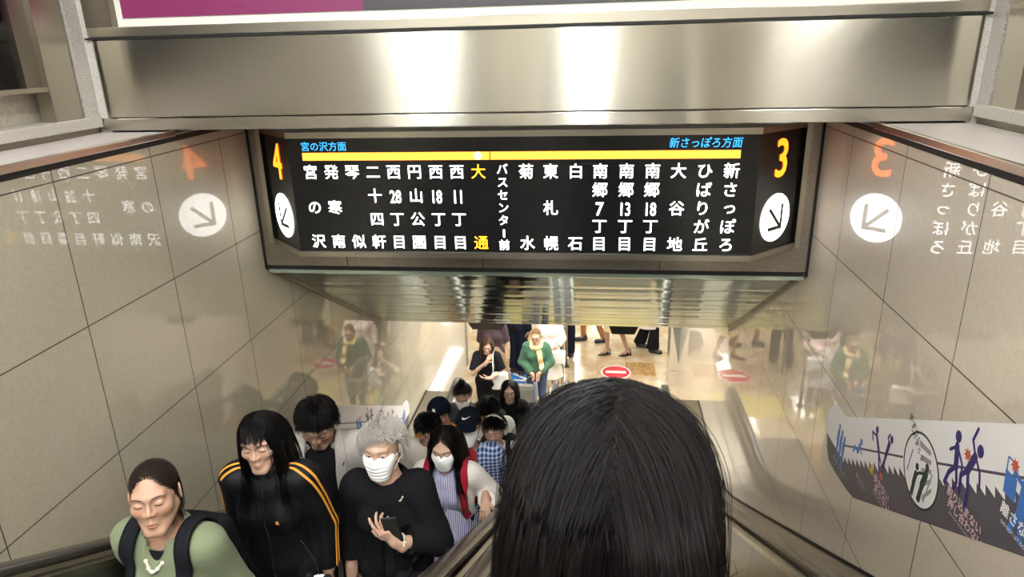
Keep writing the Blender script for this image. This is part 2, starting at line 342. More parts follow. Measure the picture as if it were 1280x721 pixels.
structbox('wall_outer_left', M['stone'], (-9, -2.55, 10.1, 10.2, FLOOR, -2.3)); structbox('wall_outer_right', M['stone'], (1.55, 9, 9.7, 9.8, FLOOR, -2.3))
for x, y, L, wd in ((-1.9, 12.4, 3.2, .3), (-.62, 14.2, 3.6, .34), (1.4, 12.4, 3.2, .3), (3.6, 12, 3, .3), (-4, 13, 3, .3), (0, 19, 3, .3)):
    ceiling_lamp(x, y, L, wd, -2.47, M['lamp_low'], 'long bright ceiling light over the lower concourse, hidden above the soffit', 'ceiling lights of the lower concourse')
ceiling_lamp(-.45, 7.75, 2.6, 2.5, -2.47, mat('fill_panel', (255, 252, 246), .4, emit=8.5, erg=(1, .97, .90)), 'broad glowing panel added to brighten the escalator foot, unseen above the soffit', 'ceiling lights of the lower concourse')  # added glow source, made broad to give the left wall a soft white
# tactile paving, floor stickers
m = MB()
def tactile(name, x0, x1, y0, y1, lab):
    m = MB(); m.box(x0, x1, y0, y1, FLOOR, FLOOR+.004)
    for i in range(int((x1-x0)/.05)):
        for j in range(int((y1-y0)/.05)): m.box(x0+.025+i*.05-.012, x0+.025+i*.05+.012, y0+.025+j*.05-.012, y0+.025+j*.05+.012, FLOOR+.004, FLOOR+.008)
    return tag(m.build(name, M['tact']), lab, 'tactile paving')
M['tact'] = mat('tactile_yellow', (206, 190, 124), .5)
tactile('tactile_paving', -.25, .75, 8.75, 9.35, 'pale yellow tactile paving on the floor before the right escalator landing')
tactile('tactile_paving', -1.65, -.6, 8.55, 9.1, 'yellow tactile paving on the floor at the foot of the left escalator')
st = empty('floor_sticker', (.29, 9.98, FLOOR)); tag(st, 'red and white round no entry sticker on the floor before the right escalator', 'floor sticker')
def disc(name, mt, r, z, parent, n=40, ry=None):
    m = MB(); m.prism([(r*math.cos(2*math.pi*i/n), (ry or r)*math.sin(2*math.pi*i/n)) for i in range(n)], 'z', z-.001, z); return m.build(name, mt, parent)
disc('border', M['vinyl_w'], .235, .002, st); disc('disc', mat('sticker_red', (206, 44, 62), .4), .21, .003, st); box('bar', mat('sticker_white', (240, 236, 232), .4), (-.155, .155, -.04, .04, .003, .004), st)
st = empty('floor_sticker', (-1.2, 9.72, FLOOR)); tag(st, 'blue floor sticker with a white arrow beside the woman in green', 'floor sticker')
box('panel', mat('sticker_blue', (36, 120, 200), .4), (-.26, .3, -.22, .24, .001, .003), st)
f = Flat((0, 0, .0045), (1, 0, 0), (0, 1, 0)); f.limb([(-.16, .14), (.16, -.12)], .026); f.limb([(-.06, -.13), (.17, -.13), (.17, .07)], .026); f.build('arrow', M['vinyl_w'], st)
# tapered grey wedge on the end wall, hanging boxes under the concourse ceiling
m = MB(); m.prism([(1.075, -2.5), (1.195, -2.5), (1.195, -4.52), (1.185, -4.52), (1.075, -3.94)], 'y', 9.555, 9.6); tag(m.build('wall_bracket', mat('wedge_grey', (150, 156, 158), .25, .7)), 'grey tapered wedge on the end of the right tiled wall', 'bracket')
def hang_box(x0, x1, y0, y1, zb, mt, lab):
    t = empty('hanging_sign', ((x0+x1)/2, (y0+y1)/2, zb)); tag(t, lab, 'hanging sign'); wx = (x1-x0)/2; wy = (y1-y0)/2
    m = MB(); bm = m.bm; a = [bm.verts.new(p) for p in ((-wx, -wy, 0), (wx, -wy, 0), (wx, wy, 0), (-wx, wy, 0))]; k = 1.32
    b = [bm.verts.new((v.co.x*k, v.co.y*1.3, .1)) for v in a]; c = [bm.verts.new((v.co.x, v.co.y, .2)) for v in b]
    bm.faces.new(a[::-1])
    for u, v in ((a, b), (b, c)):
        for i in range(4): bm.faces.new((u[i], u[(i+1) % 4], v[(i+1) % 4], v[i]))
    bm.faces.new(c); m.build('housing', mt, t)
    for q in (-.6, .6): m = MB(); m.tube([(wx*q, 0, .2), (wx*q, 0, .32)], .012); m.build('rod', M['steel_dark'], t)
hang_box(-1.268, -.965, 6.48, 6.68, -2.75, mat('box_taupe', (108, 98, 86), .5), 'taupe hanging box under the soffit edge above the waiting people')
hang_box(.14, .36, 6.45, 6.65, -2.75, mat('box_black', (40, 36, 36), .5), 'black hanging box under the soffit edge above the walking legs')
t = empty('barrier_post', (-.49, 9.1, FLOOR)); tag(t, 'upright steel barrier rail on the floor between the two escalators', 'barrier')
m = MB(); m.tube([(0, 0, 0), (0, 0, .86), (0, .04, .9), (0, .12, .92), (0, .9, .92), (0, .98, .9), (0, 1.02, .86), (0, 1.02, 0)], .022, 12); m.build('rail', M['steel'], t)
for q in (0, 1.02): m = MB(); m.tube([(0, q, 0), (0, q, .015)], .05, 16); m.build('foot', M['steel_dark'], t)

# ------------------------------------------------------------------ escalators
def base_z(y):
    s = -1.6-.577*y; k = 9.0
    z = FLOOR+math.log1p(math.exp(k*(s-FLOOR)))/k if k*(s-FLOOR) < 50 else s      # soft landing at the bottom
    u = -.88; d = u-z
    return u-(math.log1p(math.exp(k*d))/k if k*d < 50 else d)
YS = list(np.linspace(-4.3, 7.5, 90))
def esc_path(h): return [(y, base_z(y)+h) for y in YS]
def oval(w_, h_, n=12, cx=0, cn=0): return [(cx+w_/2*math.copysign(abs(math.cos(a))**.7, math.cos(a)), cn+h_/2*math.copysign(abs(math.sin(a))**.7, math.sin(a))) for a in [2*math.pi*i/n for i in range(n)]]
def escalator(name_label, xl, xr, wall_side):
    e = empty('escalator', ((xl+xr)/2, 5.72, FLOOR)); tag(e, name_label, 'escalator')
    off = Matrix.Translation((-(xl+xr)/2, -5.72, -FLOOR))
    def put(o): o.data.transform(off); o.parent = e; return o
    for x, s in ((xl, -1), (xr, 1)):
        outer = (A if s < 0 else B) if s == wall_side else CX
        # belt with its loop round the newel
        P = esc_path(1.028); cy, cz = 7.5, P[-1][1]-.26
        P = P+[(cy+.26*math.sin(a), cz+.26*math.cos(a)) for a in np.linspace(.15, math.pi, 12)]+[(7.2, cz-.26)]
        put(sweep('handrail_belt', P, oval(.078, .036, 14, x, 0), M['rubber'], smooth=True))
        d = abs(outer-x); o = lambda k: x+s*k
        put(sweep('deck', esc_path(.885), [(o(.055), .0), (o(.05), .09), (o(-.05), .09), (o(-.055), 0), (o(-.055), -.02), (o(d-.012), -.02), (o(d-.012), .0)], M['deck']))
        put(sweep('trim', esc_path(.975), [(o(.058), -.004), (o(.058), .012), (o(.04), .018), (o(.04), -.004)], M['steel']))
        put(sweep('trim', esc_path(.975), [(o(-.066), -.012), (o(-.066), .010), (o(-.04), .018), (o(-.04), -.012)], M['steel']))
        put(sweep('trim', esc_path(.887), [(o(d*.55), -.001), (o(d*.55), .004), (o(d*.55+.012), .004), (o(d*.55+.012), -.001)], M['steel_dark']))
        put(sweep('balustrade_panel', esc_path(.5), [(o(-.06), .42), (o(-.10), -.34), (o(-.08), -.34), (o(-.045), .42)], M['panel']))
        m = MB(); m.prism([(7.5+.24*math.sin(a), cz+.24*math.cos(a)) for a in np.linspace(0, math.pi, 16)]+[(7.0, cz-.24), (7.0, cz+.24)], 'x', x-.05, x+.05); put(m.build('newel', mat('newel_grey', (132, 134, 132), .35, .6)))
    m0 = None
    for k in range(0, 22):
        y1 = 5.72-.4*k; z = FLOOR+.231*k
        if z > -.9: break

        m = MB(); m.box(xl+.1, xr-.1, y1-.4, y1, z-.231, z, bev=.004)
        so = put(m.build('step', M['tread']))
        m = MB(); m.box(xl+.1, xr-.1, y1-.03, y1+.002, z-.001, z+.002)
        y_ = m.build('edge_line', M['yellow'], so); y_.data.transform(off)
    m = MB(); m.box(xl+.1, xr-.1, 5.9, 8.2, FLOOR, FLOOR+.006)
    for i in range(24): m.box(xl+.12+i*(xr-xl-.24)/24, xl+.135+i*(xr-xl-.24)/24, 5.95, 8.15, FLOOR+.006, FLOOR+.009)
    put(m.build('landing_plate', M['steel']))
    m = MB(); m.box(xl+.1, xr-.1, 5.72, 5.9, FLOOR, FLOOR+.012); put(m.build('comb', M['yellow']))
    return e
escalator('escalator on the left carrying people up, between the tiled wall and the centre deck', -1.70, -.49, -1)
escalator('escalator on the right going down, ridden by the woman with long black hair', -.36, .80, 1)
for s, x in (('left', A), ('right', B)):
    o = sweep('trim_base_'+s, esc_path(.88), [(x+(.004 if s == 'left' else -.004), -.02), (x+(.014 if s == 'left' else -.010), -.02), (x+(.014 if s == 'left' else -.010), .016), (x+(.004 if s == 'left' else -.004), .016)], M['black']); struct(o)

# ------------------------------------------------------------------ the lit destination sign
sg = empty('station_sign', (CX, 3.985, -1.29)); tag(sg, 'long black backlit station sign listing stops in white characters between platforms 4 and 3', 'sign')
SO = Matrix.Translation((-CX, -3.985, 1.29))
def sput(o): o.data.transform(SO); o.parent = sg; return o
m = MB()
m.box(A+.012, B-.012, 3.985, 4.02, -1.285, -.36)
sput(m.build('surround', M['frame']))
m = MB(); m.box(A+.02, B-.02, 3.99, 4.03, -1.31, -1.285); m.box(A, A+.012, 3.975, 4.02, -1.31, -.36); m.box(B-.012, B, 3.975, 4.02, -1.31, -.36); sput(m.build('shadow_gap', M['black']))
m = MB()
for x in (-1.55, -.7, .35): m.box(x, x+.004, 3.982, 3.99, -1.285, -1.17)
sput(m.build('joint', M['black']))
zt, zb = -.463, -1.097
plan = [(-1.987, 3.965), (-1.70, 3.68), (.797, 3.68), (1.088, 3.965)]
m = MB(); m.prism([(-1.987, 3.99)]+plan+[(1.088, 3.99)], 'z', zb, zt); sput(m.build('face', M['sign_black']))
def ring(e0, e1, z0, z1):
    m = MB(); m.prism([(-1.987-e1*.6, 3.99), (-1.987-e1*.6, 3.965-e0), (-1.70-e1*.25, 3.68-e1), (.797+e1*.25, 3.68-e1), (1.088+e1*.6, 3.965-e0), (1.088+e1*.6, 3.99)], 'z', z0, z1); return m
sput(ring(.012, .012, zb-.032, zb).build('bezel', M['steel'])); sput(ring(.012, .012, zt, zt+.032).build('bezel', M['steel']))
for q in (-2.012, 1.086): m = MB(); m.box(q, q+.027, 3.94, 3.99, zb-.032, zt+.032); sput(m.build('bezel', M['steel']))
ctr = Flat((0, 3.6765, 0), (1, 0, 0), (0, 0, 1))
def newf(): return Flat((0, 3.6765, 0), (1, 0, 0), (0, 0, 1))
COLS = [('宮の沢', -1.584), ('発寒南', -1.466), ('琴似', -1.347), ('二十四軒', -1.230), ('西28丁目', -1.114), ('円山公園', -.998), ('西18丁目', -.880), ('西11丁目', -.765), ('大通', -.648), ('バスセンター前', -.519), ('菊水', -.391),
        ('東札幌', -.262), ('白石', -.129), ('南郷7丁目', -.002), ('南郷13丁目', .134), ('南郷18丁目', .267), ('大谷地', .399), ('ひばりが丘', .531), ('新さっぽろ', .665)]
for t, x in COLS:
    cells = []; i = 0
    while i < len(t):
        if t[i].isdigit():
            j = i
            while j < len(t) and t[j].isdigit(): j += 1
            cells.append(t[i:j]); i = j
        else: cells.append(t[i]); i += 1
    f = newf(); n = len(cells); sz = .083 if n < 7 else .062; z0, z1 = (-.652, -1.045) if n < 7 else (-.638, -1.056)
    for k, ch in enumerate(cells):
        z = z0+(z1-z0)*k/(n-1)
        if ch.isdigit(): f.text(ch, x, z, sz*1.12, .03, sx=.66 if len(ch) > 1 else .9, fit=.070)
        elif ch == 'ー': f.rect(x-.005, x+.005, z-.022, z+.022)
        elif ch in 'っ': f.text(ch, x+.004, z, sz*.8, .022, fit=.042)
        else: f.text(ch, x, z, sz, .022)
    o = sput(f.build('station_name', M['yellow_on'] if t == '大通' else M['text_on']))
    if t == '大通': o['label'] = 'yellow station name'
f = newf(); f.text('宮の沢方面', -1.494, -.511, .052, .022); sput(f.build('direction_text', M['cyan_on']))
f = newf(); f.text('新さっぽろ方面', .527, -.507, .056, .022, sx=.93, ital=.12); sput(f.build('direction_text', M['cyan_on']))
f = newf(); f.rect(-1.62, -.585, -.583, -.541); f.rect(-.580, .702, -.583, -.541); sput(f.build('route_line', M['bar_on']))
f = Flat((0, 3.675, 0), (1, 0, 0), (0, 0, 1)); f.ell(-.648, -.562, .019); sput(f.build('station_dot', M['white_on']))
def side(p0, p1, num, nx, mir):
    d = Vector((p1[0]-p0[0], p1[1]-p0[1])); n = Vector((d.y, -d.x)).normalized()
    if n.y > 0: n = -n
    s = 1 if d.x > 0 else -1
    mk = lambda off: Flat((p0[0]+n.x*off, p0[1]+n.y*off, 0), (s*d.x/d.length, s*d.y/d.length, 0), (0, 0, 1)); L = d.length
    ox = lambda t: s*t*L
    f = mk(.003); f.text(num, ox(nx), -.604, .25, .05, fit=.195, sx=.95); sput(f.build('platform_number', M['num_on']))
    f = mk(.003); f.ell(ox(.462), -.922, .134, .131); sput(f.build('arrow_disc', M['white_on']))
    f = mk(.005); m_ = mir
    f.seg((ox(.462)+m_*-.06, -.868), (ox(.462)+m_*.048, -.976), .0105); f.seg((ox(.462)+m_*-.062, -.981), (ox(.462)+m_*.066, -.981), .011); f.seg((ox(.462)+m_*.055, -.981), (ox(.462)+m_*.055, -.852), .011)
    sput(f.build('arrow', M['arrow']))
side(plan[1], plan[0], '4', .46, -1)
side(plan[2], plan[3], '3', .485, 1)

# ------------------------------------------------------------------ poster lightbox above the lintel
ab = empty('poster_case', (CX, 3.2, .07)); tag(ab, 'wide framed poster case with a purple panel above the steel lintel', 'poster case')
AO = Matrix.Translation((-CX, -3.2, -.07))
def aput(o): o.data.transform(AO); o.parent = ab; return o
aput(box('frame', M['steel'], (-2.385, 1.525, 3.20, 3.30, .068, .112), bev=.003)); aput(box('frame', M['steel_dark'], (-2.385, -2.255, 3.20, 3.30, .112, 1.2))); aput(box('frame', M['steel_dark'], (1.43, 1.525, 3.2, 3.3, .112, 1.2)))
aput(box('backing', M['white'], (-2.26, 1.43, 3.25, 3.28, .10, 1.2)))
PZ = .156
aput(box('poster', mat('poster_purple', (128, 40, 92), .4), (-2.22, -1.06, 3.243, 3.25, PZ-.005, 1.2)))
aput(box('poster', mat('poster_charcoal', (62, 58, 66), .35), (-1.06, .98, 3.243, 3.25, PZ-.005, 1.2))); aput(box('poster', mat('poster_pale', (186, 186, 176), .4), (.98, 1.43, 3.243, 3.25, PZ-.005, 1.2)))
f = Flat((0, 3.240, 0), (1, 0, 0), (0, 0, 1)); f.ell(-1.19, .262, .035, .06); f.rect(-.52, -.50, .21, .3); f.rect(-.47, -.40, .23, .25); f.ell(-.30, .28, .03, .05); aput(f.build('lettering', M['vinyl_w']))
f = Flat((0, 3.240, 0), (1, 0, 0), (0, 0, 1)); f.pol([(-.14, .20), (.10, .205), (.12, .5), (-.18, .5)]); f.pol([(.16, .185), (.36, .22), (.34, .5), (.2, .5)]); aput(f.build('painted_reflection', mat('reflection_yellow', (214, 196, 70), .4)))  # reflection of something yellow, painted on as flat shapes
f = Flat((0, 3.2385, 0), (1, 0, 0), (0, 0, 1)); f.limb([(-.08, .25), (-.02, .24), (.02, .28)], .01); f.limb([(.05, .3), (.06, .24)], .012); f.limb([(.2, .26), (.3, .24)], .014); aput(f.build('lettering', M['vinyl_d']))  # dark writing inside that yellow reflection, painted as well

# ------------------------------------------------------------------ safety strips on both tiled walls
EU, EV = (-math.cos(R_(29)), math.sin(R_(29))), (math.sin(R_(29)), math.cos(R_(29)))
def safety_strip(x, O, right, label):
    s = 1 if right else -1; dY, dZ = O[0]-3.3, O[1]+1.93; root = empty('safety_sticker', (x, O[0], O[1])); tag(root, label, 'sticker'); off = Matrix.Translation((-x, -O[0], -O[1]))
    lay = [0]
    def F(n):
        f = Flat((x-s*(.0008+.0004*n), dY, dZ), (0, 1, 0), (0, 0, 1)); f.n = Vector((-s, 0, 0)); return f
    def put(f, nm, mt): o = f.build(nm, M[mt], root); o.data.transform(off); return o
    uv = lambda u, v: (3.3+EU[0]*u+EV[0]*v, -1.93+EU[1]*u+EV[1]*v)
    f = F(0); f.pol([uv(*q) for q in ((-.054, .0), (-.05, .06), (-.01, .11), (.06, .142), (.125, .147), (.185, .128), (.235, .098), (.275, .088), (2.2, .086), (2.3, .06), (2.34, 0), (2.34, -.2), (2.28, -.275), (.30, -.281), (.183, -.24), (.05, -.18), (-.031, -.135), (-.05, -.07))]); put(f, 'backing', 'vinyl_w')
    top = [(-.045, .005), (.10, -.075), (.20, -.128)]; u = .20
    while u < 2.28: top += [(u+.006, -.100), (u+.052, -.135)]; u += .052
    f = F(1); f.pol([uv(*q) for q in top+[(2.34, -.135), (2.34, -.2), (2.28, -.275), (.30, -.281), (.183, -.24), (.05, -.18), (-.031, -.135), (-.05, -.07)]]); put(f, 'escalator_silhouette', 'vinyl_d')
    f = F(1); f.seg(uv(.20, -.048), uv(.87, -.058), .0045); f.seg(uv(1.15, -.060), uv(2.28, -.064), .0045); put(f, 'handrail_line', 'vinyl_plum')
    def fig(f, head, hr, limbs):
        f.ell(head[0], head[1], hr, hr*1.15, 16)
        for pts, w_ in limbs: f.limb(pts, w_)
    for Y, z in ((3.175, -1.815), (3.135, -1.825), (3.095, -1.838)):
        f = F(2); fig(f, (Y, z), .012, [([(Y, z-.02), (Y, z-.085)], [.012, .011]), ([(Y-.004, z-.085), (Y-.006, z-.15)], .006), ([(Y+.006, z-.085), (Y+.008, z-.15)], .006), ([(Y+.012, z-.03), (Y+.018, z-.085)], .004)]); put(f, 'figure', 'vinyl_blue')
    f = F(2); fig(f, (2.905, -1.735), .014, [([(2.915, -1.76), (2.93, -1.80)], .012), ([(2.93, -1.80), (2.965, -1.795), (2.975, -1.825)], .008), ([(2.91, -1.76), (2.885, -1.785)], .005)]); put(f, 'figure', 'vinyl_blue')
    f = F(2); fig(f, (1.80, -1.165), .022, [([(1.80, -1.20), (1.80, -1.28)], [.024, .02]), ([(1.805, -1.28), (1.83, -1.36)], .012), ([(1.80, -1.28), (1.775, -1.36)], .012), ([(1.815, -1.205), (1.86, -1.19)], .008)]); put(f, 'figure', 'vinyl_blue')
    f = F(2); f.pol([(1.905, -1.205), (1.845, -1.205), (1.835, -1.275), (1.895, -1.275)]); f.seg((1.90, -1.205), (1.905, -1.165), .003); f.seg((1.865, -1.205), (1.87, -1.165), .003); f.seg((1.905, -1.165), (1.868, -1.165), .003); put(f, 'suitcase', 'vinyl_blue')
    f = F(2); fig(f, (2.769, -1.592), .015, [([(2.765, -1.615), (2.725, -1.665)], [.010, .012]), ([(2.725, -1.665), (2.70, -1.72), (2.68, -1.762)], .007), ([(2.765, -1.618), (2.81, -1.625), (2.795, -1.655)], .006), ([(2.725, -1.665), (2.69, -1.70)], .006)]); put(f, 'figure', 'vinyl_navy')
    f = F(2); fig(f, (2.625, -1.552), .015, [([(2.64, -1.58), (2.655, -1.65)], [.012, .011]), ([(2.655, -1.65), (2.66, -1.735)], .008), ([(2.65, -1.65), (2.675, -1.715)], .007), ([(2.64, -1.582), (2.66, -1.565), (2.645, -1.54)], .005)]); put(f, 'figure', 'vinyl_navy')
    f = F(2); fig(f, (2.172, -1.262), .019, [([(2.168, -1.295), (2.152, -1.365)], [.014, .015]), ([(2.155, -1.365), (2.185, -1.405), (2.20, -1.455)], .009), ([(2.148, -1.365), (2.13, -1.41), (2.14, -1.445)], .008), ([(2.17, -1.298), (2.205, -1.33)], .006), ([(2.16, -1.30), (2.12, -1.335), (2.115, -1.36)], .006)]); put(f, 'figure', 'vinyl_navy')
    f = F(2); fig(f, (2.040, -1.235), .019, [([(2.06, -1.268), (2.085, -1.335)], [.015, .015]), ([(2.085, -1.335), (2.115, -1.37), (2.105, -1.43)], .009), ([(2.08, -1.335), (2.06, -1.40), (2.055, -1.46)], .009), ([(2.062, -1.262), (2.09, -1.225), (2.075, -1.175)], .006), ([(2.055, -1.268), (2.02, -1.30), (2.005, -1.345)], .006)]); put(f, 'figure', 'vinyl_navy')
    f = F(2); cy, cz = 2.366, -1.523; f.ell(cy, cz, .143, .143, 40); put(f, 'round_panel_border', 'vinyl_green')
    f = F(3); f.ell(cy, cz, .134, .134, 40); put(f, 'round_panel', 'vinyl_w')
    f = F(4)
    for i in range(5): yy = cy+.03+.0*i; f.pol([(cy+.035-i*.02, cz+.105-i*.045), (cy-.05-i*.012, cz+.112-i*.03), (cy-.052-i*.012, cz+.094-i*.03), (cy+.033-i*.02, cz+.082-i*.045)])
    put(f, 'steps', 'vinyl_grey')
    f = F(5); fig(f, (cy+.025, cz-.0), .013, [([(cy+.025, cz-.03), (cy+.03, cz-.075)], .013), ([(cy+.032, cz-.075), (cy+.038, cz-.12)], .007), ([(cy+.024, cz-.075), (cy+.026, cz-.12)], .007)]); fig(f, (cy-.045, cz+.042), .014, [([(cy-.045, cz+.012), (cy-.03, cz-.045)], .016), ([(cy-.028, cz-.045), (cy-.018, cz-.11)], .009), ([(cy-.036, cz-.045), (cy-.03, cz-.11)], .008), ([(cy-.04, cz+.01), (cy+.0, cz-.01), (cy+.02, cz-.03)], .006)]); put(f, 'green_figures', 'vinyl_green')
    f = F(4); f.seg((cy+.08, cz+.04), (cy+.095, cz-.06), .003); f.seg((cy-.085, cz+.04), (cy-.06, cz-.095), .003); put(f, 'rail_lines', 'vinyl_blue')
    for (Y, z, r) in ((2.10, -1.285, .026), (1.868, -1.172, .024), (2.665, -1.752, .024)): f = F(3); f.pol([(Y+(r if i % 2 else r*.5)*math.cos(i*math.pi/8), z+(r if i % 2 else r*.5)*math.sin(i*math.pi/8)) for i in range(16)]); put(f, 'impact_mark', 'vinyl_red')
    f = F(3); f.pol([(2.785, -1.80), (2.735, -1.80), (2.757, -1.752)]); put(f, 'warning_triangle', 'vinyl_yel')
    ex = (0, -1, 0) if right else (0, 1, 0); sg_ = -1 if right else 1
    def T(n, lines, mt, nm):
        f = Flat((x-s*(.0008+.0004*n), 0, 0), ex, (0, 0, 1))
        for t, Y, z, sz, rot in lines: f.text(t, sg_*(Y+dY), z+dZ, sz, .045, rot*(1 if right else -1))
        put(f, nm, mt)
    T(3, [('歩かない', 2.645, -1.795, 0.042, 0), ('走らない', 2.625, -1.832, .042, 0), ('DO NOT WALK OR RUN', 2.635, -1.860, .014, 0)], 'vinyl_pink', 'warning_text')
    T(3, [('割り込まない', 2.06, -1.466, .038, 0), ('押し合わない', 2.04, -1.502, .038, 0), ('DO NOT PUSH OTHERS', 2.06, -1.530, .014, 0)], 'vinyl_pink', 'warning_text')
    T(3, [('離さない', 1.80, -1.322, .044, 0), ('DO NOT LET GO', 1.81, -1.362, .016, 0)], 'vinyl_w', 'notice_text')
    T(3, [('手をつなぐ', 3.12, -2.005, .036, 0), ('HOLD HANDS', 3.11, -2.035, .014, 0), ('座らない', 2.845, -1.905, .032, 0), ('DO NOT SIT', 2.845, -1.928, .012, 0)], 'vinyl_grey', 'notice_text')
    T(6, [('手すりに', 2.455, -1.405, .034, -.5), ('つかまろう', 2.425, -1.445, .030, -.5)], 'arrow', 'panel_text')
safety_strip(B, (3.3, -1.93), True, 'long safety sticker with pictograms along the right tiled wall')
safety_strip(A, (6.69, -3.876), False, 'long safety sticker with pictograms on the left tiled wall behind the silver-haired woman')

# ------------------------------------------------------------------ signed-distance bodies, clothes, hair
def nrm(v): v = np.asarray(v, float); return v/(np.linalg.norm(v)+1e-12)
def rotm(ax, a):
    c, s = math.cos(a), math.sin(a)
    return np.array({'x': [[1, 0, 0], [0, c, -s], [0, s, c]], 'y': [[c, 0, s], [0, 1, 0], [-s, 0, c]], 'z': [[c, -s, 0], [s, c, 0], [0, 0, 1]]}[ax])
def cone(a, b, ra, rb):
    a, b = np.array(a, float), np.array(b, float); ba = b-a; L = ba@ba+1e-12
    def f(P):
        h = np.clip((P-a)@ba/L, 0, 1); return np.linalg.norm(P-a-h[:, None]*ba, axis=1)-(ra+(rb-ra)*h)
    f.bb = (np.minimum(a-ra, b-rb), np.maximum(a+ra, b+rb)); return f
def ell(c, r, R=None):
    c, r = np.array(c, float), np.array(r, float); Rm = np.eye(3) if R is None else R
    def f(P):
        q = (P-c)@Rm/r; k0 = np.linalg.norm(q, axis=1); k1 = np.linalg.norm(q/r, axis=1)+1e-9; return k0*(k0-1)/k1
    m = np.abs(Rm)@r if R is not None else r
    f.bb = (c-m, c+m); return f
def boxf(c, r, rd=.005, R=None):
    c, r = np.array(c, float), np.array(r, float); Rm = np.eye(3) if R is None else R
    def f(P):
        q = np.abs((P-c)@Rm)-(r-rd); return np.linalg.norm(np.maximum(q, 0), axis=1)+np.minimum(q.max(1), 0)-rd
    m = np.abs(Rm)@r; f.bb = (c-m, c+m); return f
class Field:
    def __init__(s): s.ops = []; s.lo = np.full(3, 9.); s.hi = np.full(3, -9.)
    def u(s, f, k=.02): s.ops.append(('u', f, k)); s.lo = np.minimum(s.lo, f.bb[0]); s.hi = np.maximum(s.hi, f.bb[1]); return s
    def sub(s, f, k=.004): s.ops.append(('s', f, k)); return s
    def cut(s, p, n): p, n = np.array(p, float), nrm(n); s.ops.append(('s', lambda P: -((P-p)@n), .003)); return s
    def __call__(s, P):
        d = None
        for op, f, k in s.ops:
            e = f(P)
            if d is None: d = e; continue
            if op == 'u': h = np.clip(.5+.5*(e-d)/k, 0, 1); d = e*(1-h)+d*h-k*h*(1-h)
            else: h = np.clip(.5-.5*(d+e)/k, 0, 1); d = d*(1-h)-e*h+k*h*(1-h)
        return d
def surf(f, h, lo=None, hi=None, pad=.02):
    """naive surface nets of field f with cell size h, evaluated only near the surface"""
    lo = (f.lo if lo is None else np.array(lo, float))-pad; hi = (f.hi if hi is None else np.array(hi, float))+pad
    S = 4; nb = np.maximum(1, np.ceil((hi-lo)/(h*S)).astype(int)); n = nb*S+1
    g = [lo[i]+h*S*(np.arange(nb[i])+.5) for i in range(3)]; Cc = np.stack(np.meshgrid(*g, indexing='ij'), -1).reshape(-1, 3)
    dc = f(Cc).reshape(nb); act = np.abs(dc) < h*S*1.45
    vol = np.repeat(np.repeat(np.repeat(np.where(dc < 0, -1., 1.), S, 0), S, 1), S, 2)
    v2 = np.ones(n); v2[:-1, :-1, :-1] = vol; v2[-1] = v2[-2]; v2[:, -1] = v2[:, -2]; v2[:, :, -1] = v2[:, :, -2]; vol = v2
    need = np.zeros(n, bool); a8 = np.repeat(np.repeat(np.repeat(act, S, 0), S, 1), S, 2)
    for dx in (0, 1):
        for dy in (0, 1):
            for dz in (0, 1): need[dx:n[0]-1+dx, dy:n[1]-1+dy, dz:n[2]-1+dz] |= a8
    idx = np.argwhere(need)
    for i in range(0, len(idx), 400000): q = idx[i:i+400000]; vol[q[:, 0], q[:, 1], q[:, 2]] = f(lo+q*h)
    s = vol < 0; cnt = np.zeros(n-1, np.int8); off = [(a, b, c) for a in (0, 1) for b in (0, 1) for c in (0, 1)]
    for a, b, c in off: cnt += s[a:n[0]-1+a, b:n[1]-1+b, c:n[2]-1+c]
    cell = np.argwhere((cnt > 0) & (cnt < 8)); vid = np.full(n-1, -1, np.int32); vid[cell[:, 0], cell[:, 1], cell[:, 2]] = np.arange(len(cell))
    acc = np.zeros((len(cell), 3)); m = np.zeros(len(cell)); val = {o: vol[cell[:, 0]+o[0], cell[:, 1]+o[1], cell[:, 2]+o[2]] for o in off}
    for o in off:
        for ax in range(3):
            if o[ax]: continue
            p = list(o); p[ax] = 1; a, b = val[o], val[tuple(p)]; k = (a < 0) != (b < 0); t = np.where(k, a/(a-b+1e-20), 0)
            pt = np.tile(np.array(o, float), (len(cell), 1)); pt[:, ax] = t; acc[k] += pt[k]; m[k] += 1
    V = lo+h*(cell+acc/m[:, None]); Q = []
    for ax in range(3):
        b, c = (ax+1) % 3, (ax+2) % 3
        sl0 = [slice(None)]*3; sl1 = [slice(None)]*3; sl0[ax] = slice(0, -1); sl1[ax] = slice(1, None)
        e = np.argwhere(s[tuple(sl0)] != s[tuple(sl1)]); e = e[(e[:, b] > 0) & (e[:, c] > 0) & (e[:, b] < n[b]-1) & (e[:, c] < n[c]-1)]
        ins = s[e[:, 0], e[:, 1], e[:, 2]]
        def at(db, dc_): q = e.copy(); q[:, b] += db; q[:, c] += dc_; return vid[q[:, 0], q[:, 1], q[:, 2]]
        q = np.stack([at(-1, -1), at(0, -1), at(0, 0), at(-1, 0)], 1); q[~ins] = q[~ins][:, ::-1]; Q.append(q)
    Q = np.concatenate(Q); return V, Q[(Q >= 0).all(1)]
def grad(f, P, e=.002):
    g = np.stack([f(P+np.eye(3)[i]*e)-f(P-np.eye(3)[i]*e) for i in range(3)], 1); return g/(np.linalg.norm(g, axis=1)[:, None]+1e-9)
def wrinkle(P, amp, sc=14, seed=0):
    r = np.random.default_rng(seed); d = np.zeros(len(P))
    Wp = P+.03*np.stack([np.sin(P@r.normal(size=3)*9+r.uniform(0, 6)) for _ in range(3)], 1)
    for i in range(6):
        k = nrm(r.normal(size=3)*np.array([1, 1, .7]))*sc*(1+.35*i); d += (1-2*np.abs(np.sin(Wp@k+r.uniform(0, 6))))/(1+.5*i)
    return amp*d/2.4
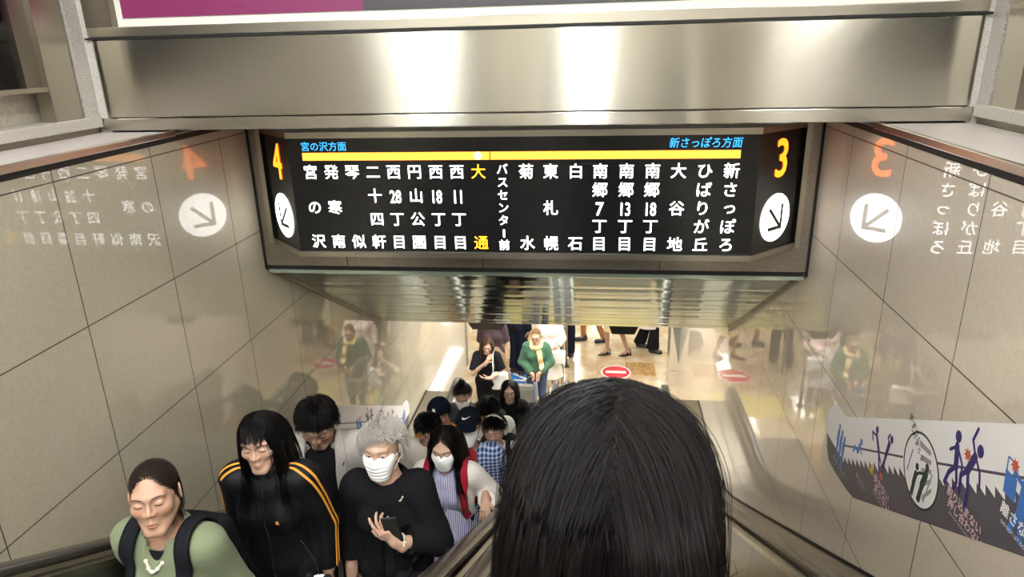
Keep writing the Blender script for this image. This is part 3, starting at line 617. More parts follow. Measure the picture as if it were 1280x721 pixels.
def solve_pts(path, n):
    P = np.array(path, float); out = []; k = len(P)
    for t in np.linspace(0, k-1.0001, n):
        i = int(t); u = t-i; p0, p1, p2, p3 = P[max(i-1, 0)], P[i], P[min(i+1, k-1)], P[min(i+2, k-1)]
        out.append(.5*((2*p1)+(-p0+p2)*u+(2*p0-5*p1+4*p2-p3)*u*u+(-p0+3*p1-3*p2+p3)*u**3))
    return np.array(out)
def project(f, P, off=.0, it=5):
    P = P.copy()
    for _ in range(it): P -= (f(P)-off)[:, None]*grad(f, P)*.9
    return P
def ribbon(f, path, width, off=.003, thick=.004, n=40, k=5):
    """a band that follows the surface of field f along path; returns V,Q"""
    P = project(f, solve_pts(path, n), off); P[1:-1] = (P[:-2]+2*P[1:-1]+P[2:])/4; T = np.gradient(P, axis=0); T /= np.linalg.norm(T, axis=1)[:, None]+1e-9; N = grad(f, P); S = np.cross(N, T); S /= np.linalg.norm(S, axis=1)[:, None]+1e-9
    wv = np.broadcast_to(np.asarray(width, float), (n,)) if np.ndim(width) == 0 else np.interp(np.linspace(0, 1, n), np.linspace(0, 1, len(width)), width)
    rows = []
    for j in range(k):
        q = P+S*(wv*(j/(k-1)-.5))[:, None]; q = project(f, q, off, 3); rows.append(q)
    top = [r+N*thick for r in rows]; ring = rows+top[::-1]; m = len(ring); V = np.stack(ring, 1).reshape(-1, 3); F = []
    for i in range(n-1):
        for j in range(m): F.append((i*m+j, i*m+(j+1) % m, (i+1)*m+(j+1) % m, (i+1)*m+j))
    return V, np.array(F)
def tubes(P, r, sides=3):
    """P (N,K,3) strands, r (K,) or (N,K) radii -> V,Q"""
    N, K = P.shape[:2]; T = np.gradient(P, axis=1); T /= np.linalg.norm(T, axis=2)[..., None]+1e-9
    up = np.where(np.abs(T[..., 2:]) > .85, np.array([1., 0, 0]), np.array([0, 0, 1.])); U = np.cross(T, up); U /= np.linalg.norm(U, axis=2)[..., None]+1e-9; W = np.cross(T, U)
    r = np.broadcast_to(r, (N, K)); a = 2*np.pi*np.arange(sides)/sides
    V = P[:, :, None, :]+r[..., None, None]*(U[:, :, None, :]*np.cos(a)[None, None, :, None]+W[:, :, None, :]*np.sin(a)[None, None, :, None])
    b = (np.arange(N)*K*sides)[:, None, None]+(np.arange(K-1)*sides)[None, :, None]; j = np.arange(sides)[None, None, :]; j2 = (j+1) % sides
    Q = np.stack([b+j, b+j2, b+sides+j2, b+sides+j], -1).reshape(-1, 4); return V.reshape(-1, 3), Q
def join(parts):
    V, Q, k = [], [], 0
    for v, q in parts: V.append(v); Q.append(q+k); k += len(v)
    return np.concatenate(V), np.concatenate(Q)

# ---- skin materials: lips / scalp come from a colour attribute (their own colour, no shading)
def skin_mat(name, rgb):
    m = mat(name, rgb, .42, spec=.4, sss=.25); t = NT(m); a = t.n('ShaderNodeVertexColor', layer_name='tint'); v, p = t.pos(True)
    mx = t.n('ShaderNodeMix', data_type='RGBA', blend_type='MULTIPLY'); mx.inputs[0].default_value = 1; mx.inputs[6].default_value = (*lin(rgb), 1); t.lk(a.outputs[0], mx.inputs[7])
    n = t.noise(v, 45, 4); t.col(t.mix(t.m('MULTIPLY', n, .12), mx.outputs[2], tuple(q*.7 for q in lin(rgb)))); t.bump(t.noise(v, 700, 2), .08, .001); return m
SKIN = {'fair': skin_mat('skin_fair', (190, 154, 133)), 'mid': skin_mat('skin_mid', (172, 136, 114)), 'tan': skin_mat('skin_tan', (176, 130, 104))}
def hair_mat(name, rgb, rough=.34):
    m = mat(name, rgb, rough, spec=.2); t = NT(m); v, p = t.pos(True); n = t.noise(v, 60, 2); c = lin(rgb); t.col(t.mix(n, tuple(q*.7 for q in c), tuple(min(1, q*1.35) for q in c))); return m
HAIR = {'deep': hair_mat('hair_deep_brown', (38, 29, 26), .3), 'black': hair_mat('hair_black', (12, 10, 11), .36), 'dark': hair_mat('hair_dark_brown', (13, 9, 9), .33), 'brown': hair_mat('hair_brown', (74, 54, 40)), 'grey': hair_mat('hair_silver', (184, 178, 172), .42), 'light': hair_mat('hair_light_brown', (112, 86, 58))}
M['lash'] = mat('lash', (30, 22, 20), .6); M['brow_grey'] = mat('brow_grey', (130, 110, 95), .7); M['eye_w'] = mat('eye_white', (225, 218, 210), .15); M['iris'] = mat('iris', (36, 24, 18), .1)
M['mask'] = cloth('mask_white', (236, 234, 232), .8, .03, 0, 500, 12)

def head_field(o):
    """head in its own frame: origin between the ears, face toward -Y"""
    wd, jw = o.get('wide', 1), o.get('jaw', 1); op = o.get('eyes', 'down'); f = Field()
    f.u(ell((0, .014, .034), (.0735*wd, .090, .080)))
    f.u(ell((0, -.028, -.022), (.060*wd, .060, .084)), .03)
    for s in (-1, 1):
        f.u(cone((s*.052*wd, .0, -.045), (s*.018*jw, -.070, -.096), .020, .016), .03)
        f.u(ell((s*.040*wd, -.058, -.018), (.026, .024, .024)), .022)
        f.u(cone((s*.012, -.084, .030), (s*.044*wd, -.070, .031), .0080, .007), .022)
    f.u(cone((-.012*jw, -.076, -.100), (.012*jw, -.076, -.100), .0145, .0145), .022)
    f.u(cone((0, -.085, .014), (0, -.1025, -.021), .0062, .0088), .014)
    for s in (-1, 1): f.u(ell((s*.0125, -.0945, -.0245), (.0085, .010, .0070)), .007)
    f.u(cone((0, -.072, -.038), (0, -.084, -.062), .016, .016), .02)
    for s in (-1, 1): f.sub(ell((s*.031*wd, -.101, .008), (.0165, .0155, .0110)), .018)
    for s in (-1, 1): f.u(ell((s*.031*wd, -.0765, .0070), (.0160, .0118, .0108)), .007)
    # lips
    for s in (-1, 1): f.u(cone((0, -.0915, -.0592), (s*.017, -.0865, -.0632), .0042, .0026), .005)
    f.u(ell((0, -.0905, -.0690), (.0135, .0062, .0046)), .006)
    for s in (-1, 1): f.sub(cone((0, -.0985, -.0640), (s*.021, -.0915, -.0664), .0013, .0013), .003)
    for s in (-1, 1): f.sub(ell((s*.0065, -.100, -.0315), (.0033, .004, .0025)), .002)
    if op == 'open':
        for s in (-1, 1): f.sub(ell((s*.031*wd, -.0935, .0072), (.0132, .012, .0042)), .0015)
    for s in (-1, 1):
        R = rotm('z', s*.45)@rotm('x', .15); f.u(ell((s*.0775*wd, .012, -.004), (.0065, .020, .031), R), .006); f.sub(ell((s*.0845*wd, .007, -.002), (.0055, .011, .017), R), .004)
    nk = o.get('neck', .047)
    f.u(cone((0, .022, -.05), (0, .030, -.13), nk*1.02, nk), .02)
    return f
def hairline(u, o):
    """true where hair grows; u unit directions from the skull centre"""
    x, y, z = u[:, 0], u[:, 1], u[:, 2]; hl = o.get('hairline', .52)
    front = z > hl+.06*(1-np.abs(x)*1.6)*(y < 0)-.25*np.clip(np.abs(x)-.55, 0, 1)*2
    lim = np.where(y < -.32, 9, np.where(y < .12, -.12, np.interp(y, [.12, .5, 1], [-.18, -.55, -.62])))
    front = z > hl+.08-o.get('arc', .5)*x*x
    return np.where(y < -.32, front, (z > lim) & ((y > -.2) | (z > .22-.0*x)))
HC = np.array([0, .014, .034])
def grow(o, N, K, L, layer=(.004, .016), part=0.0, style='parted', rnd=None, front=None, f_body=None, clump=.25, spread=.0, grav=.0, stick=.35, pn=.05, lay0=.4, layk=.35):
    """strands (N,K,3) in the head frame"""
    r = rnd or np.random.default_rng(3); wd = o.get('wide', 1); rad = np.array([.0745*wd, .091, .081])
    u = r.normal(size=(N*6, 3)); u /= np.linalg.norm(u, axis=1)[:, None]; u = u[hairline(u+np.array([0, 0, 1.])*(np.abs(r.normal(size=len(u)))*-o.get('jit', .05)+.02)[:, None], o)][:N]; N = len(u)
    if front is not None: u = u[front(u)]; N = len(u)
    off = r.uniform(layer[0], layer[1], N); x, y, z = u.T; pj = part+r.normal(size=N)*pn
    whorl = np.array(o.get('whorl', (0.05, .45, .89)))
    def fd(uu):
        x, y, z = uu.T; side = np.sign(x-pj)
        if style == 'parted':
            b = np.clip((y-.15)*1.6, 0, 1); w_ = np.clip(1-np.abs(x-part)*1.2, .15, 1)
            d = np.stack([side*(.9-.45*b)*w_+x*.6*b, .25-.35*np.clip(-y, 0, 1)+.9*b, -.35-.9*(1-np.clip(z, 0, 1))], 1)
        elif style == 'short':
            v = uu-whorl*(uu@whorl)[:, None]; d = v/(np.linalg.norm(v, axis=1)[:, None]+.05); d = d+np.array([.12, -.12, -.35])*(1-z)[:, None]
        elif style == 'back':
            tgt = np.array(o.get('bun', (0, 1, .15))); d = tgt-uu
        elif style == 'bangs':
            d = np.stack([x*.25+(part*0), -1+0*x, -.35+0*x], 1)
        return d
    P = np.zeros((N, K, 3)); p = HC+u*(rad+off[:, None]*min(.4, lay0)); Ln = (L(u) if callable(L) else np.full(N, L))*r.uniform(.82, 1.05, N)
    d = fd(u); cl = np.floor((u+1)*9).astype(int); key = (cl[:, 0]*73856093 ^ cl[:, 1]*19349663 ^ cl[:, 2]*83492791) % 997; cn = np.random.default_rng(1).normal(size=(997, 3))[key]
    d = d/(np.linalg.norm(d, axis=1)[:, None]+1e-9)+clump*cn*.4+r.normal(size=(N, 3))*spread
    prev = d; stp = (Ln/(K-1))[:, None]
    for k in range(K):
        P[:, k] = p
        q = (p-HC)/rad; qn = np.linalg.norm(q, axis=1); uu = q/qn[:, None]; on = np.clip((uu[:, 2]+.15)*3, 0, 1)
        g = np.array([0, 0, -1.])-uu*.0; want = fd(uu) if style != 'back' else (np.array(o.get('bun', (0, 1, .15)))-uu)
        want = want/(np.linalg.norm(want, axis=1)[:, None]+1e-9); want = want*on[:, None]+g*(1-on)[:, None]+clump*cn*.22+np.array([0, 0, -grav])
        if style == 'back': want = want+clump*0
        tn = want-uu*(want*uu).sum(1)[:, None]*np.clip(1.25-np.abs(qn-1)*6, 0, 1)[:, None]
        dd = .55*prev+.6*tn; dd /= np.linalg.norm(dd, axis=1)[:, None]+1e-9; prev = dd; p = p+dd*stp
        lay = off*min(1, lay0+k/(K*layk)); q = (p-HC)/(rad+lay[:, None]); qn = np.linalg.norm(q, axis=1); ins = (qn < 1); tgt = 1+(qn-1)*(1-stick*np.clip(((p[:, 2]-HC[2])/rad[2]+.35)*2, 0, 1)); p = np.where(ins[:, None], HC+(p-HC)/qn[:, None], HC+(p-HC)*(tgt/np.maximum(qn, 1e-6))[:, None])
        if f_body is not None:
            dist = f_body(p); hit = dist < lay*.8+.004
            if hit.any(): ph = p[hit]; p[hit] = ph+grad(f_body, ph, .004)*np.clip((lay[hit]*.8+.004-dist[hit]), 0, .03)[:, None]
    return P
def strand_r(K, r): t = np.linspace(0, 1, K); return r*(1-.75*t**3)
def skull_dark(o):
    def f(Ph):
        d = Ph-HC; u = d/(np.linalg.norm(d, axis=1)[:, None]+1e-9); return hairline(u-np.array([0, 0, .07]), o) & (np.linalg.norm(d/np.array([.0735*o.get('wide', 1), .09, .08]), axis=1) < 1.12)
    return f
def hand_field(wr, D, N, side, curl=(.5, .55, .6, .65), thumb=.5, s=1.0, spread=.07):
    """hand from wrist wr; D finger direction, N direction out of the palm, side=+1 when the thumb lies at +cross(D,N)"""
    D = nrm(D); N = nrm(np.array(N)-D*(np.array(N)@D)); X = np.cross(D, N)*side; f = Field(); P = lambda x, d, n: np.array(wr)+s*(X*x+D*d+N*n)
    f.u(cone(P(0, -.05, 0), P(0, .01, 0), .026*s, .023*s)); f.u(cone(P(.014, .02, 0), P(.020, .078, -.003), .016*s, .013*s), .012); f.u(cone(P(-.014, .02, 0), P(-.020, .074, -.002), .016*s, .012*s), .012); f.u(cone(P(0, .02, 0), P(0, .078, -.004), .017*s, .013*s), .012)
    for i, (x, d, L) in enumerate(((.028, .086, (.042, .026, .020)), (.009, .090, (.047, .030, .021)), (-.011, .086, (.043, .028, .020)), (-.029, .078, (.034, .021, .018)))):
        a = 0; p = P(x, d-.012, -.002); rr = (.0092, .0086, .0078, .0066); sp = (x/.03)*spread
        for j in range(3):
            a += curl[i]*(.75, 1.0, .7)[j]; v = s*(D*math.cos(a)+N*math.sin(a)+X*sp*math.cos(a)); q = p+v*(L[j]+(.012 if j == 0 else 0)); k = .84 if i == 3 else 1
            f.u(cone(p, q, rr[j]*s*k, rr[j+1]*s*k), .004); p = q
    p = P(.024, .022, .004); a = thumb
    for j, (L, r0, r1) in enumerate(((.040, .0135, .0110), (.032, .0105, .0095), (.025, .0095, .0075))):
        v = s*(X*math.cos(.55+.3*j)*1.0*(1-a*.5)+D*(.55+.22*j)+N*(a*(.5+.35*j))); v = nrm(v)*L*s; f.u(cone(p, p+v, r0*s, r1*s), .006); p = p+v
    return f

class Person:
    LV = {'near': (.0030, .0032, .0075), 'mid': (.0036, .0042, .0095), 'far': (.0048, .0058, .012)}
    def __init__(s, label, head, sc_=1.0, heading=0, lean=0, pitch=0, yaw=0, roll=0, arms=None, skin='mid', o=None, detail='mid', z=None, male=False, group=None, stride=0, feet=True, ph=None, hair_col=(30, 26, 26)):
        sc_ = sc_*(.84 if detail == 'far' else .93); s.sc, s.o, s.male, s.det = sc_, dict(o or {}), male, detail; s.hh, s.hd, s.hb = s.LV[detail]
        s.Rl = rotm('x', lean); s.piv = np.array([0, .012, .47]); s.Rh = rotm('z', yaw)@rotm('x', pitch-lean)@rotm('y', roll); s.hc = s.piv+s.Rh@np.array([0, -.012, .115])
        if z is None:
            t = 1.505*sc_*math.cos(lean*.6); yy = head[1]; k0 = (5.72-yy)/.4
            if yy > 5.72: z = FLOOR
            else: ks = [math.floor(k0)+d for d in (-1, 0, 1)]; z = min((FLOOR+.231*max(k, 0) for k in ks), key=lambda q: abs(head[2]-q-t))
        hv = s.Rl@(s.hc*sc_); s.ph = head[2]-z-hv[2]; Rz = rotm('z', heading); hv2 = Rz@hv
        s.root = empty('person', (head[0]-hv2[0], head[1]-hv2[1], z), heading); tag(s.root, label, 'person', group)
        s.skin = SKIN[skin]; s.stride = stride; s.hcol = np.array(lin(hair_col))
        sh = .166 if male else .143; s.sh = sh; s.arms = {}
        for sd in (-1, 1):
            a = dict(el=(.045, .035, -.265), wr=(.055, -.02, -.49), D=(0, -.12, -1), N=(-1, .1, 0), curl=(.35, .4, .45, .5), thumb=.35)
            if arms and sd in arms and arms[sd] is not None: a.update(arms[sd])
            S = np.array([sd*sh, .012, .385]); mir = np.array([sd, 1, 1]); a['S'] = S
            a['el'] = np.array(a['el_abs'], float) if 'el_abs' in a else S+np.array(a['el'])*mir; a['wr'] = np.array(a['wr_abs'], float) if 'wr_abs' in a else S+np.array(a['wr'])*mir
            if not a.get('raw'): a['D'] = np.array(a['D'])*mir; a['N'] = np.array(a['N'])*mir
            s.arms[sd] = a
        s.body_fields()
    def T2L(s, V): return (V*s.sc)@s.Rl.T+np.array([0, 0, s.ph])
    def H2T(s, V): return V@s.Rh.T+s.hc
    def T2H(s, V): return (V-s.hc)@s.Rh
    def torso(s, f, g=0., k=.03):
        w_ = 1.05 if s.male else .93
        f.u(ell((0, .012, .26), (.140*w_+g, .098+g, .165+g))); f.u(cone((-s.sh*.80, .015, .370), (s.sh*.80, .015, .370), .050+g, .050+g), .05); f.u(cone((0, .022, .36), (0, .018, .45), .075+g*.6, .05+g*.2), .05)
        f.u(ell((0, .008, .10), ((.128 if not s.male else .140)+g, .096+g, .15+g)), .05); f.u(ell((0, .015, -.03), ((.160 if not s.male else .150)+g, .112+g, .13+g)), .05)
        if not s.male:
            for q in (-1, 1): f.u(ell((q*.062, -.066, .245), (.058+g*.7, .052+g*.7, .060+g*.7)), .035)
        return f
    def arm(s, f, sd, g=0., end=1.0, k=.025, g2=None):
        a = s.arms[sd]; m = 1.12 if s.male else 1; g2 = g if g2 is None else g2
        q_ = min(1, end*2+.02); f.u(cone(a['S'], a['S']+(a['el']-a['S'])*q_, .046*m+g, (.046+(.037-.046)*q_)*m+g+(g2-g)*q_), k)
        if end > .5: e = a['el']+(a['wr']-a['el'])*min(1, (end-.5)*2); t = (end-.5)*2; f.u(cone(a['el'], e, .037*m+g2, (.037+(.027-.037)*t)*m+g2), .02)
        return f
    def legs(s, f, g=0., g2=None, end=1.0):
        """local-space leg cones"""
        g2 = g if g2 is None else g2; s.ank = {}
        for sd in (-1, 1):
            hip = s.T2L(np.array([[sd*.085, .012, -.05]]))[0]; an = np.array([sd*.085*s.sc, .03+sd*s.stride, .075]); kn = (hip+an)/2+np.array([0, -.035-abs(s.stride)*.3*(sd < 0), 0]); s.ank[sd] = an
            f.u(cone(hip, kn, .080*s.sc+g, .054*s.sc+g*.8), .02); e = kn+(an-kn)*end; f.u(cone(kn, e, .054*s.sc+g*.8, (.054+(.036-.054)*end)*s.sc+g2), .02)
        return f
    def body_fields(s):
        o = s.o; hf = head_field(o); V, Q = surf(hf, s.hh, pad=.008); s.hf = hf
        dark = skull_dark(o)(V) if not o.get('bald') else np.zeros(len(V), bool); col = np.ones((len(V), 4))
        lips = np.minimum(np.linalg.norm((V-np.array([0, -.0945, -.0605])-V[:, :1]**2*np.array([0, 0, -9.]))/np.array([.0180, .012, .0040]), axis=1), np.linalg.norm((V-np.array([0, -.0945, -.0690]))/np.array([.0165, .012, .0052]), axis=1))
        k = np.clip((1.15-lips)*4, 0, 1)[:, None]*(V[:, 1:2] < -.075); lc = np.array(o.get('lip', (.84, .58, .57)))
        col[:, :3] = col[:, :3]*(1-k)+lc*k
        ch = np.exp(-((np.abs(V[:, 0])-.04)**2+(V[:, 2]+.02)**2)/.0005)*(V[:, 1] < -.03); col[:, 1:3] *= (1-.13*ch)[:, None]
        if not o.get('bald'): sk = np.array(lin((180, 144, 122))); col[dark, :3] = np.clip(s.hcol/sk*1.2, 0, 1)
        parts = [(s.T2L(s.H2T(V)), Q)]; cols = [col]
        tf = s.torso(Field(), -.012)
        for sd in (-1, 1): s.arm(tf, sd, -.006 if not s.arms[sd].get('bare') else 0, .52)
        tf.u(cone((0, .02, .40), s.hc+s.Rh@np.array([0, .03, -.10]), .047, .045), .03)
        V, Q = surf(tf, .012); parts.append((s.T2L(V), Q)); cols.append(np.ones((len(V), 4)))
        for sd in (-1, 1):
            a = s.arms[sd]; hfld = hand_field(a['wr'], a['D'], a['N'], a.get('side', sd), a['curl'], a['thumb'], a.get('hs', .95)*(1.05 if s.male else .95))
            m = 1.12 if s.male else 1; hfld.u(cone(a['el'], a['wr'], .037*m, .025*m), .02); V, Q = surf(hfld, s.hd, pad=.01); parts.append((s.T2L(V), Q)); cols.append(np.ones((len(V), 4))); a['hf'] = hfld
        lf = s.legs(Field(), -.004)
        for sd in (-1, 1): lf.u(cone(s.ank[sd], s.ank[sd]+np.array([0, -.10, -.045]), .034, .026), .02)
        V, Q = surf(lf, .012); parts.append((V, Q)); cols.append(np.ones((len(V), 4)))
        V, Q = join(parts); me = arr_mesh('body', V, Q); ca = me.color_attributes.new('tint', 'FLOAT_COLOR', 'POINT'); ca.data.foreach_set('color', np.concatenate(cols).astype(np.float32).ravel())
        s.body = link('body', me, s.skin, s.root); s.face_details()
    def add(s, name, V, Q, mt, parent=None, space='T', label=None):
        if space == 'H': V = s.H2T(V)
        if space in 'HT': V = s.T2L(V)
        o = link(name, arr_mesh(name, V, Q), mt, parent or s.root)
        if label: o['label'] = label
        return o
    def face_details(s):
        o = s.o
        if s.det == 'far': 
            pass
        wd = o.get('wide', 1); lid = o.get('eyes', 'down')
        for sd in (-1, 1):
            c = np.array([sd*.031*wd, -.0775, .0075]); az = np.linspace(-.95, .95, 12); zz = (-.0052 if lid == 'down' else .0040)+(-.0006 if lid == 'down' else -.0022)*(az/.95)**2*(1 if lid != 'down' else -3.0)
            zz = zz-.0002; arc = np.stack([c[0]+.0150*np.sin(az), c[1]-.0135*np.cos(az), c[2]+zz], 1); arc = project(s.hf, arc, .0004, 4)
            V, Q = tubes(arc[None], np.array([.0007]+[.0011]*10+[.0007])*(1.25 if s.det != 'near' else 1), 5); s.add('eyelash', V, Q, M['lash'], s.body, 'H')
            br = np.array([[sd*.014*wd, -.095, .0300], [sd*.025*wd, -.092, .0318], [sd*.038*wd, -.083, .0325], [sd*.048*wd, -.072, .0285]]); V, Q = ribbon(s.hf, br, [.0030, .0042, .0036, .0014], -.0004, .0009, 14, 3)
            s.add('eyebrow', V, Q, M['brow_grey'] if o.get('greybrow') else M['lash'], s.body, 'H')
            if lid == 'open':
                V, Q = surf(Field().u(ell((c[0], -.0765, .0072), (.0138, .0112, .0092))), .002, pad=.004); e = s.add('eye', V, Q, M['eye_w'], s.body, 'H')
                gx = o.get('gaze', 0)*.003; V, Q = surf(Field().u(ell((c[0]+gx, -.0855, .0068), (.0049, .0032, .0049))), .0011, pad=.003); s.add('iris', V, Q, M['iris'], e, 'H')
    def cloth_mesh(s, name, fld, mt, wr=.004, sc_=14, seed=1, h=None, space='T', label=None, keep=None):
        V, Q = surf(fld, h or s.hb)
        if wr: n = grad(fld, V, .004); V = V+n*wrinkle(V, wr, sc_, seed)[:, None]
        ob = s.add(name, V, Q, mt, None, space, label); return ob
    def top(s, mt, name='shirt', g=.014, sl=1.0, gs=.010, ge=None, hem=-.12, neck=.062, neck_z=.415, wr=.004, sc_=13, seed=1, vneck=0, opening=None, label=None, flare=.0, h=None, sides=(-1, 1)):
        f = s.torso(Field(), g)
        if flare: f.u(cone((0, .01, .05), (0, .01, hem), .13+g, .15+g+flare), .06)
        for sd in (-1, 1):
            if sl > 0: s.arm(f, sd, gs+.004, sl, g2=(gs if ge is None else ge))
        ff = Field(); ff.ops = list(f.ops); ff.lo, ff.hi = f.lo, f.hi
        ff.sub(cone((0, .018, neck_z), (0, -.005, neck_z+.25), neck, neck+.05), .006)
        if vneck: ff.sub(cone((0, -.13, neck_z-.02-vneck), (0, -.06, neck_z+.06), .006, .06), .006)
        ff.cut((0, 0, hem), (0, 0, -1))
        for sd in (-1, 1):
            a = s.arms[sd]
            if sl >= .55: e = a['el']+(a['wr']-a['el'])*((sl-.5)*2); d = a['wr']-a['el']; p = e-nrm(d)*.006
            elif sl > 0: e = a['S']+(a['el']-a['S'])*(sl*2); d = a['el']-a['S']; p = e
            else: continue
            q = nrm(d); pc = p.copy(); rad = .068 if sl >= .55 else .11
            ff.ops.append(('s', (lambda P, pc=pc, q=q, rad=rad: np.maximum(-((P-pc)@q), np.linalg.norm(P-pc, axis=1)-rad)), .003))
        if opening: ff.sub(boxf(*opening), .004)
        ob = s.cloth_mesh(name, ff, mt, wr, sc_, seed, h, label=label); s.f_top = f; return ob
    def trousers(s, mt, g=.014, g2=.03, end=.97, name='trousers', label=None, wr=.004):
        f = s.legs(Field(), g, g2, end); z0 = s.ph; r = .150*s.sc
        hp = s.T2L(np.array([[0, .015, -.03], [0, .012, .06]])); f.u(ell(hp[0], (.158*s.sc+g, .115*s.sc+g, .13*s.sc)), .04)
        an = s.ank; f.cut((0, 0, .075+.015 if end > .9 else -1), (0, 0, -1)); return s.cloth_mesh(name, f, mt, wr, 12, 5, None, 'L', label)
    def skirt(s, mt, zend, r1=.24, name='skirt', z0=.06, label=None, wr=.006, g=.02):
        a = s.T2L(np.array([[0, .012, z0]]))[0]; b = np.array([0, .02, zend]); f = Field().u(cone(a, a-np.array([0, 0, .12]), .125*s.sc+g, .155*s.sc+g), .03).u(cone(a-np.array([0, 0, .12]), b, .155*s.sc+g, r1), .05)
        f.cut(b, (0, 0, -1)); return s.cloth_mesh(name, f, mt, wr, 16, 3, None, 'L', label)
    def shoes(s, mt, name='shoe', label=None):
        for sd in (-1, 1):
            an = s.ank[sd]; b = an*np.array([1, 1, 0])
            f = Field().u(cone(b+np.array([0, .03, .04]), b+np.array([0, -.13, .030]), .040, .034)).u(cone(b+np.array([0, .02, .05]), an+np.array([0, .01, .02]), .040, .042), .02); f.cut(b, (0, 0, -1)); s.cloth_mesh(name, f, mt, 0, h=.007, space='L', label=label)
    def strands(s, P, r, mt, name='hair', parent=None, sides=3):
        V, Q = tubes(P, strand_r(P.shape[1], r), sides); return s.add(name, V, Q, mt, parent, 'H')
    def hair(s, mt, sets, r=.0011, name='hair'):
        """sets: list of dicts for grow(); all in one hair mesh"""
        fb = getattr(s, 'f_top', None); fh = (lambda P: fb(s.H2T(P))) if fb is not None else None; parts = []
        for i, d in enumerate(sets):
            d = dict(d); drape = d.pop('drape', False); rr = d.pop('r', r); P = grow(s.o, f_body=fh if drape else None, rnd=np.random.default_rng(20+i), **d); parts.append(tubes(P, strand_r(P.shape[1], rr)))
        V, Q = join(parts); return s.add(name, V, Q, mt, None, 'H')
    def mask(s, mt=None, label=None, low=-.112, hi=-.012):
        f = Field().u(ell((0, -.030, -.034), (.066*s.o.get('wide', 1), .066, .086))).u(cone((0, -.084, .000), (0, -.098, -.026), .014, .018), .03).u(cone((-.016, -.070, -.06), (-.016, -.068, -.092), .032, .030), .03).u(cone((.016, -.070, -.06), (.016, -.068, -.092), .032, .030), .03)
        for sd in (-1, 1): f.u(ell((sd*.040, -.058, -.022), (.027, .026, .030)), .03)
        f.cut((0, -.09, hi+.012), (0, -.18, 1)); f.cut((0, -.03, low), (0, .25, -1)); f.cut((0, -.012, 0), (0, 1, -.15))
        V, Q = surf(f, .003); n = grad(f, V, .003); V = V+n*(.0012*np.sin((V[:, 2])*330))[:, None]*(np.abs(V[:, 0]) < .05)[:, None]
        m_ = s.add('face_mask', V, Q, mt or M['mask'], None, 'H', label)
        for sd in (-1, 1):
            w_ = s.o.get('wide', 1)
            for z0 in (-.022, -.085):
                p = solve_pts([[sd*.060*w_, -.030, z0], [sd*.073*w_, -.005, z0*.6-.004], [sd*.084*w_, .020, (-.032 if z0 < -.05 else .018)]], 8); V, Q = tubes(p[None], np.full(8, .0014), 5); s.add('ear_loop', V, Q, mt or M['mask'], m_, 'H')
    def band(s, name, path, width, mt, off=.004, thick=.006, parent=None, n=40, f=None, label=None, space='T'):
        V, Q = ribbon(f or s.f_top, path, width, off, thick, n); return s.add(name, V, Q, mt, parent, space, label)
    def world(s, p):
        """torso-space point in world coordinates"""
        q = s.T2L(np.array([p], float))[0]; a = s.root.rotation_euler.z; c, d = math.cos(a), math.sin(a); l = s.root.location
        return np.array([l.x+c*q[0]-d*q[1], l.y+d*q[0]+c*q[1], l.z+q[2]])
def held(p, name, label, cat, parts, group=None, at=None):
    """a separate thing carried by person p: parts in torso space -> world space under its own Empty"""
    allp = [p.T2L(V) for _, V, _, _ in parts]; a = p.root.rotation_euler.z; R = rotm('z', a); L = np.array(p.root.location)
    Wd = [V@R.T+L for V in allp]; lo = np.min([v.min(0) for v in Wd], 0); hi = np.max([v.max(0) for v in Wd], 0); base = np.array([(lo[0]+hi[0])/2, (lo[1]+hi[1])/2, lo[2]])
    e = empty(name, tuple(base)); tag(e, label, cat, group)
    for (n, V, Q, mt), W_ in zip(parts, Wd): link(n, arr_mesh(n, W_-base, Q), mt, e)
    return e
def msh(f, h, wr=0, **k):
    V, Q = surf(f, h, **k)
    if wr: V = V+grad(f, V, .004)*wrinkle(V, wr, 18, 4)[:, None]
    return V, Q

# ------------------------------------------------------------------ people
def z3(v): return np.array(v, float)
# -- extra wearables
def cap(p, mt, logo=None, logo_mt=None, tilt=.06, brim=True):
    R = rotm('x', tilt); hd = Field().u(ell((0, .012, .046), (.084, .102, .090))); hd.cut(HC+R@z3((0, 0, -.006)), R@z3((0, 0, -1)))
    if brim:
        b = Field().u(ell((0, -.118, .040), (.074, .082, .006), rotm('x', .20))); V, Q = surf(b, .004); V[:, 2] -= (V[:, 0]/.075)**2*.018
    V0, Q0 = surf(hd, .004); c = p.add('cap', V0, Q0, mt, None, 'H')
    if brim: p.add('brim', V, Q, mt, c, 'H')
    V, Q = surf(Field().u(ell((0, .012, .137), (.008, .008, .004))), .002, pad=.004); p.add('button', V, Q, mt, c, 'H')
    if logo is not None:
        Vt, Ft, yaw, hz = logo; a = yaw; ex = z3((math.cos(a), math.sin(a), 0)); dr = z3((math.sin(a), -math.cos(a), 0)); P = HC+dr*.14+np.outer(Vt[:, 0], ex)+np.outer(Vt[:, 1]+hz, (0, 0, 1.)); d0 = P.copy()
        for _ in range(40): P = P-dr*np.maximum(hd(P)-.0012, 0)[:, None]*.8
        me = bpy.data.meshes.new('emblem'); me.from_pydata([tuple(v) for v in p.T2L(p.H2T(P))], [], Ft); me.update(); link('emblem', me, logo_mt, c)
    return c
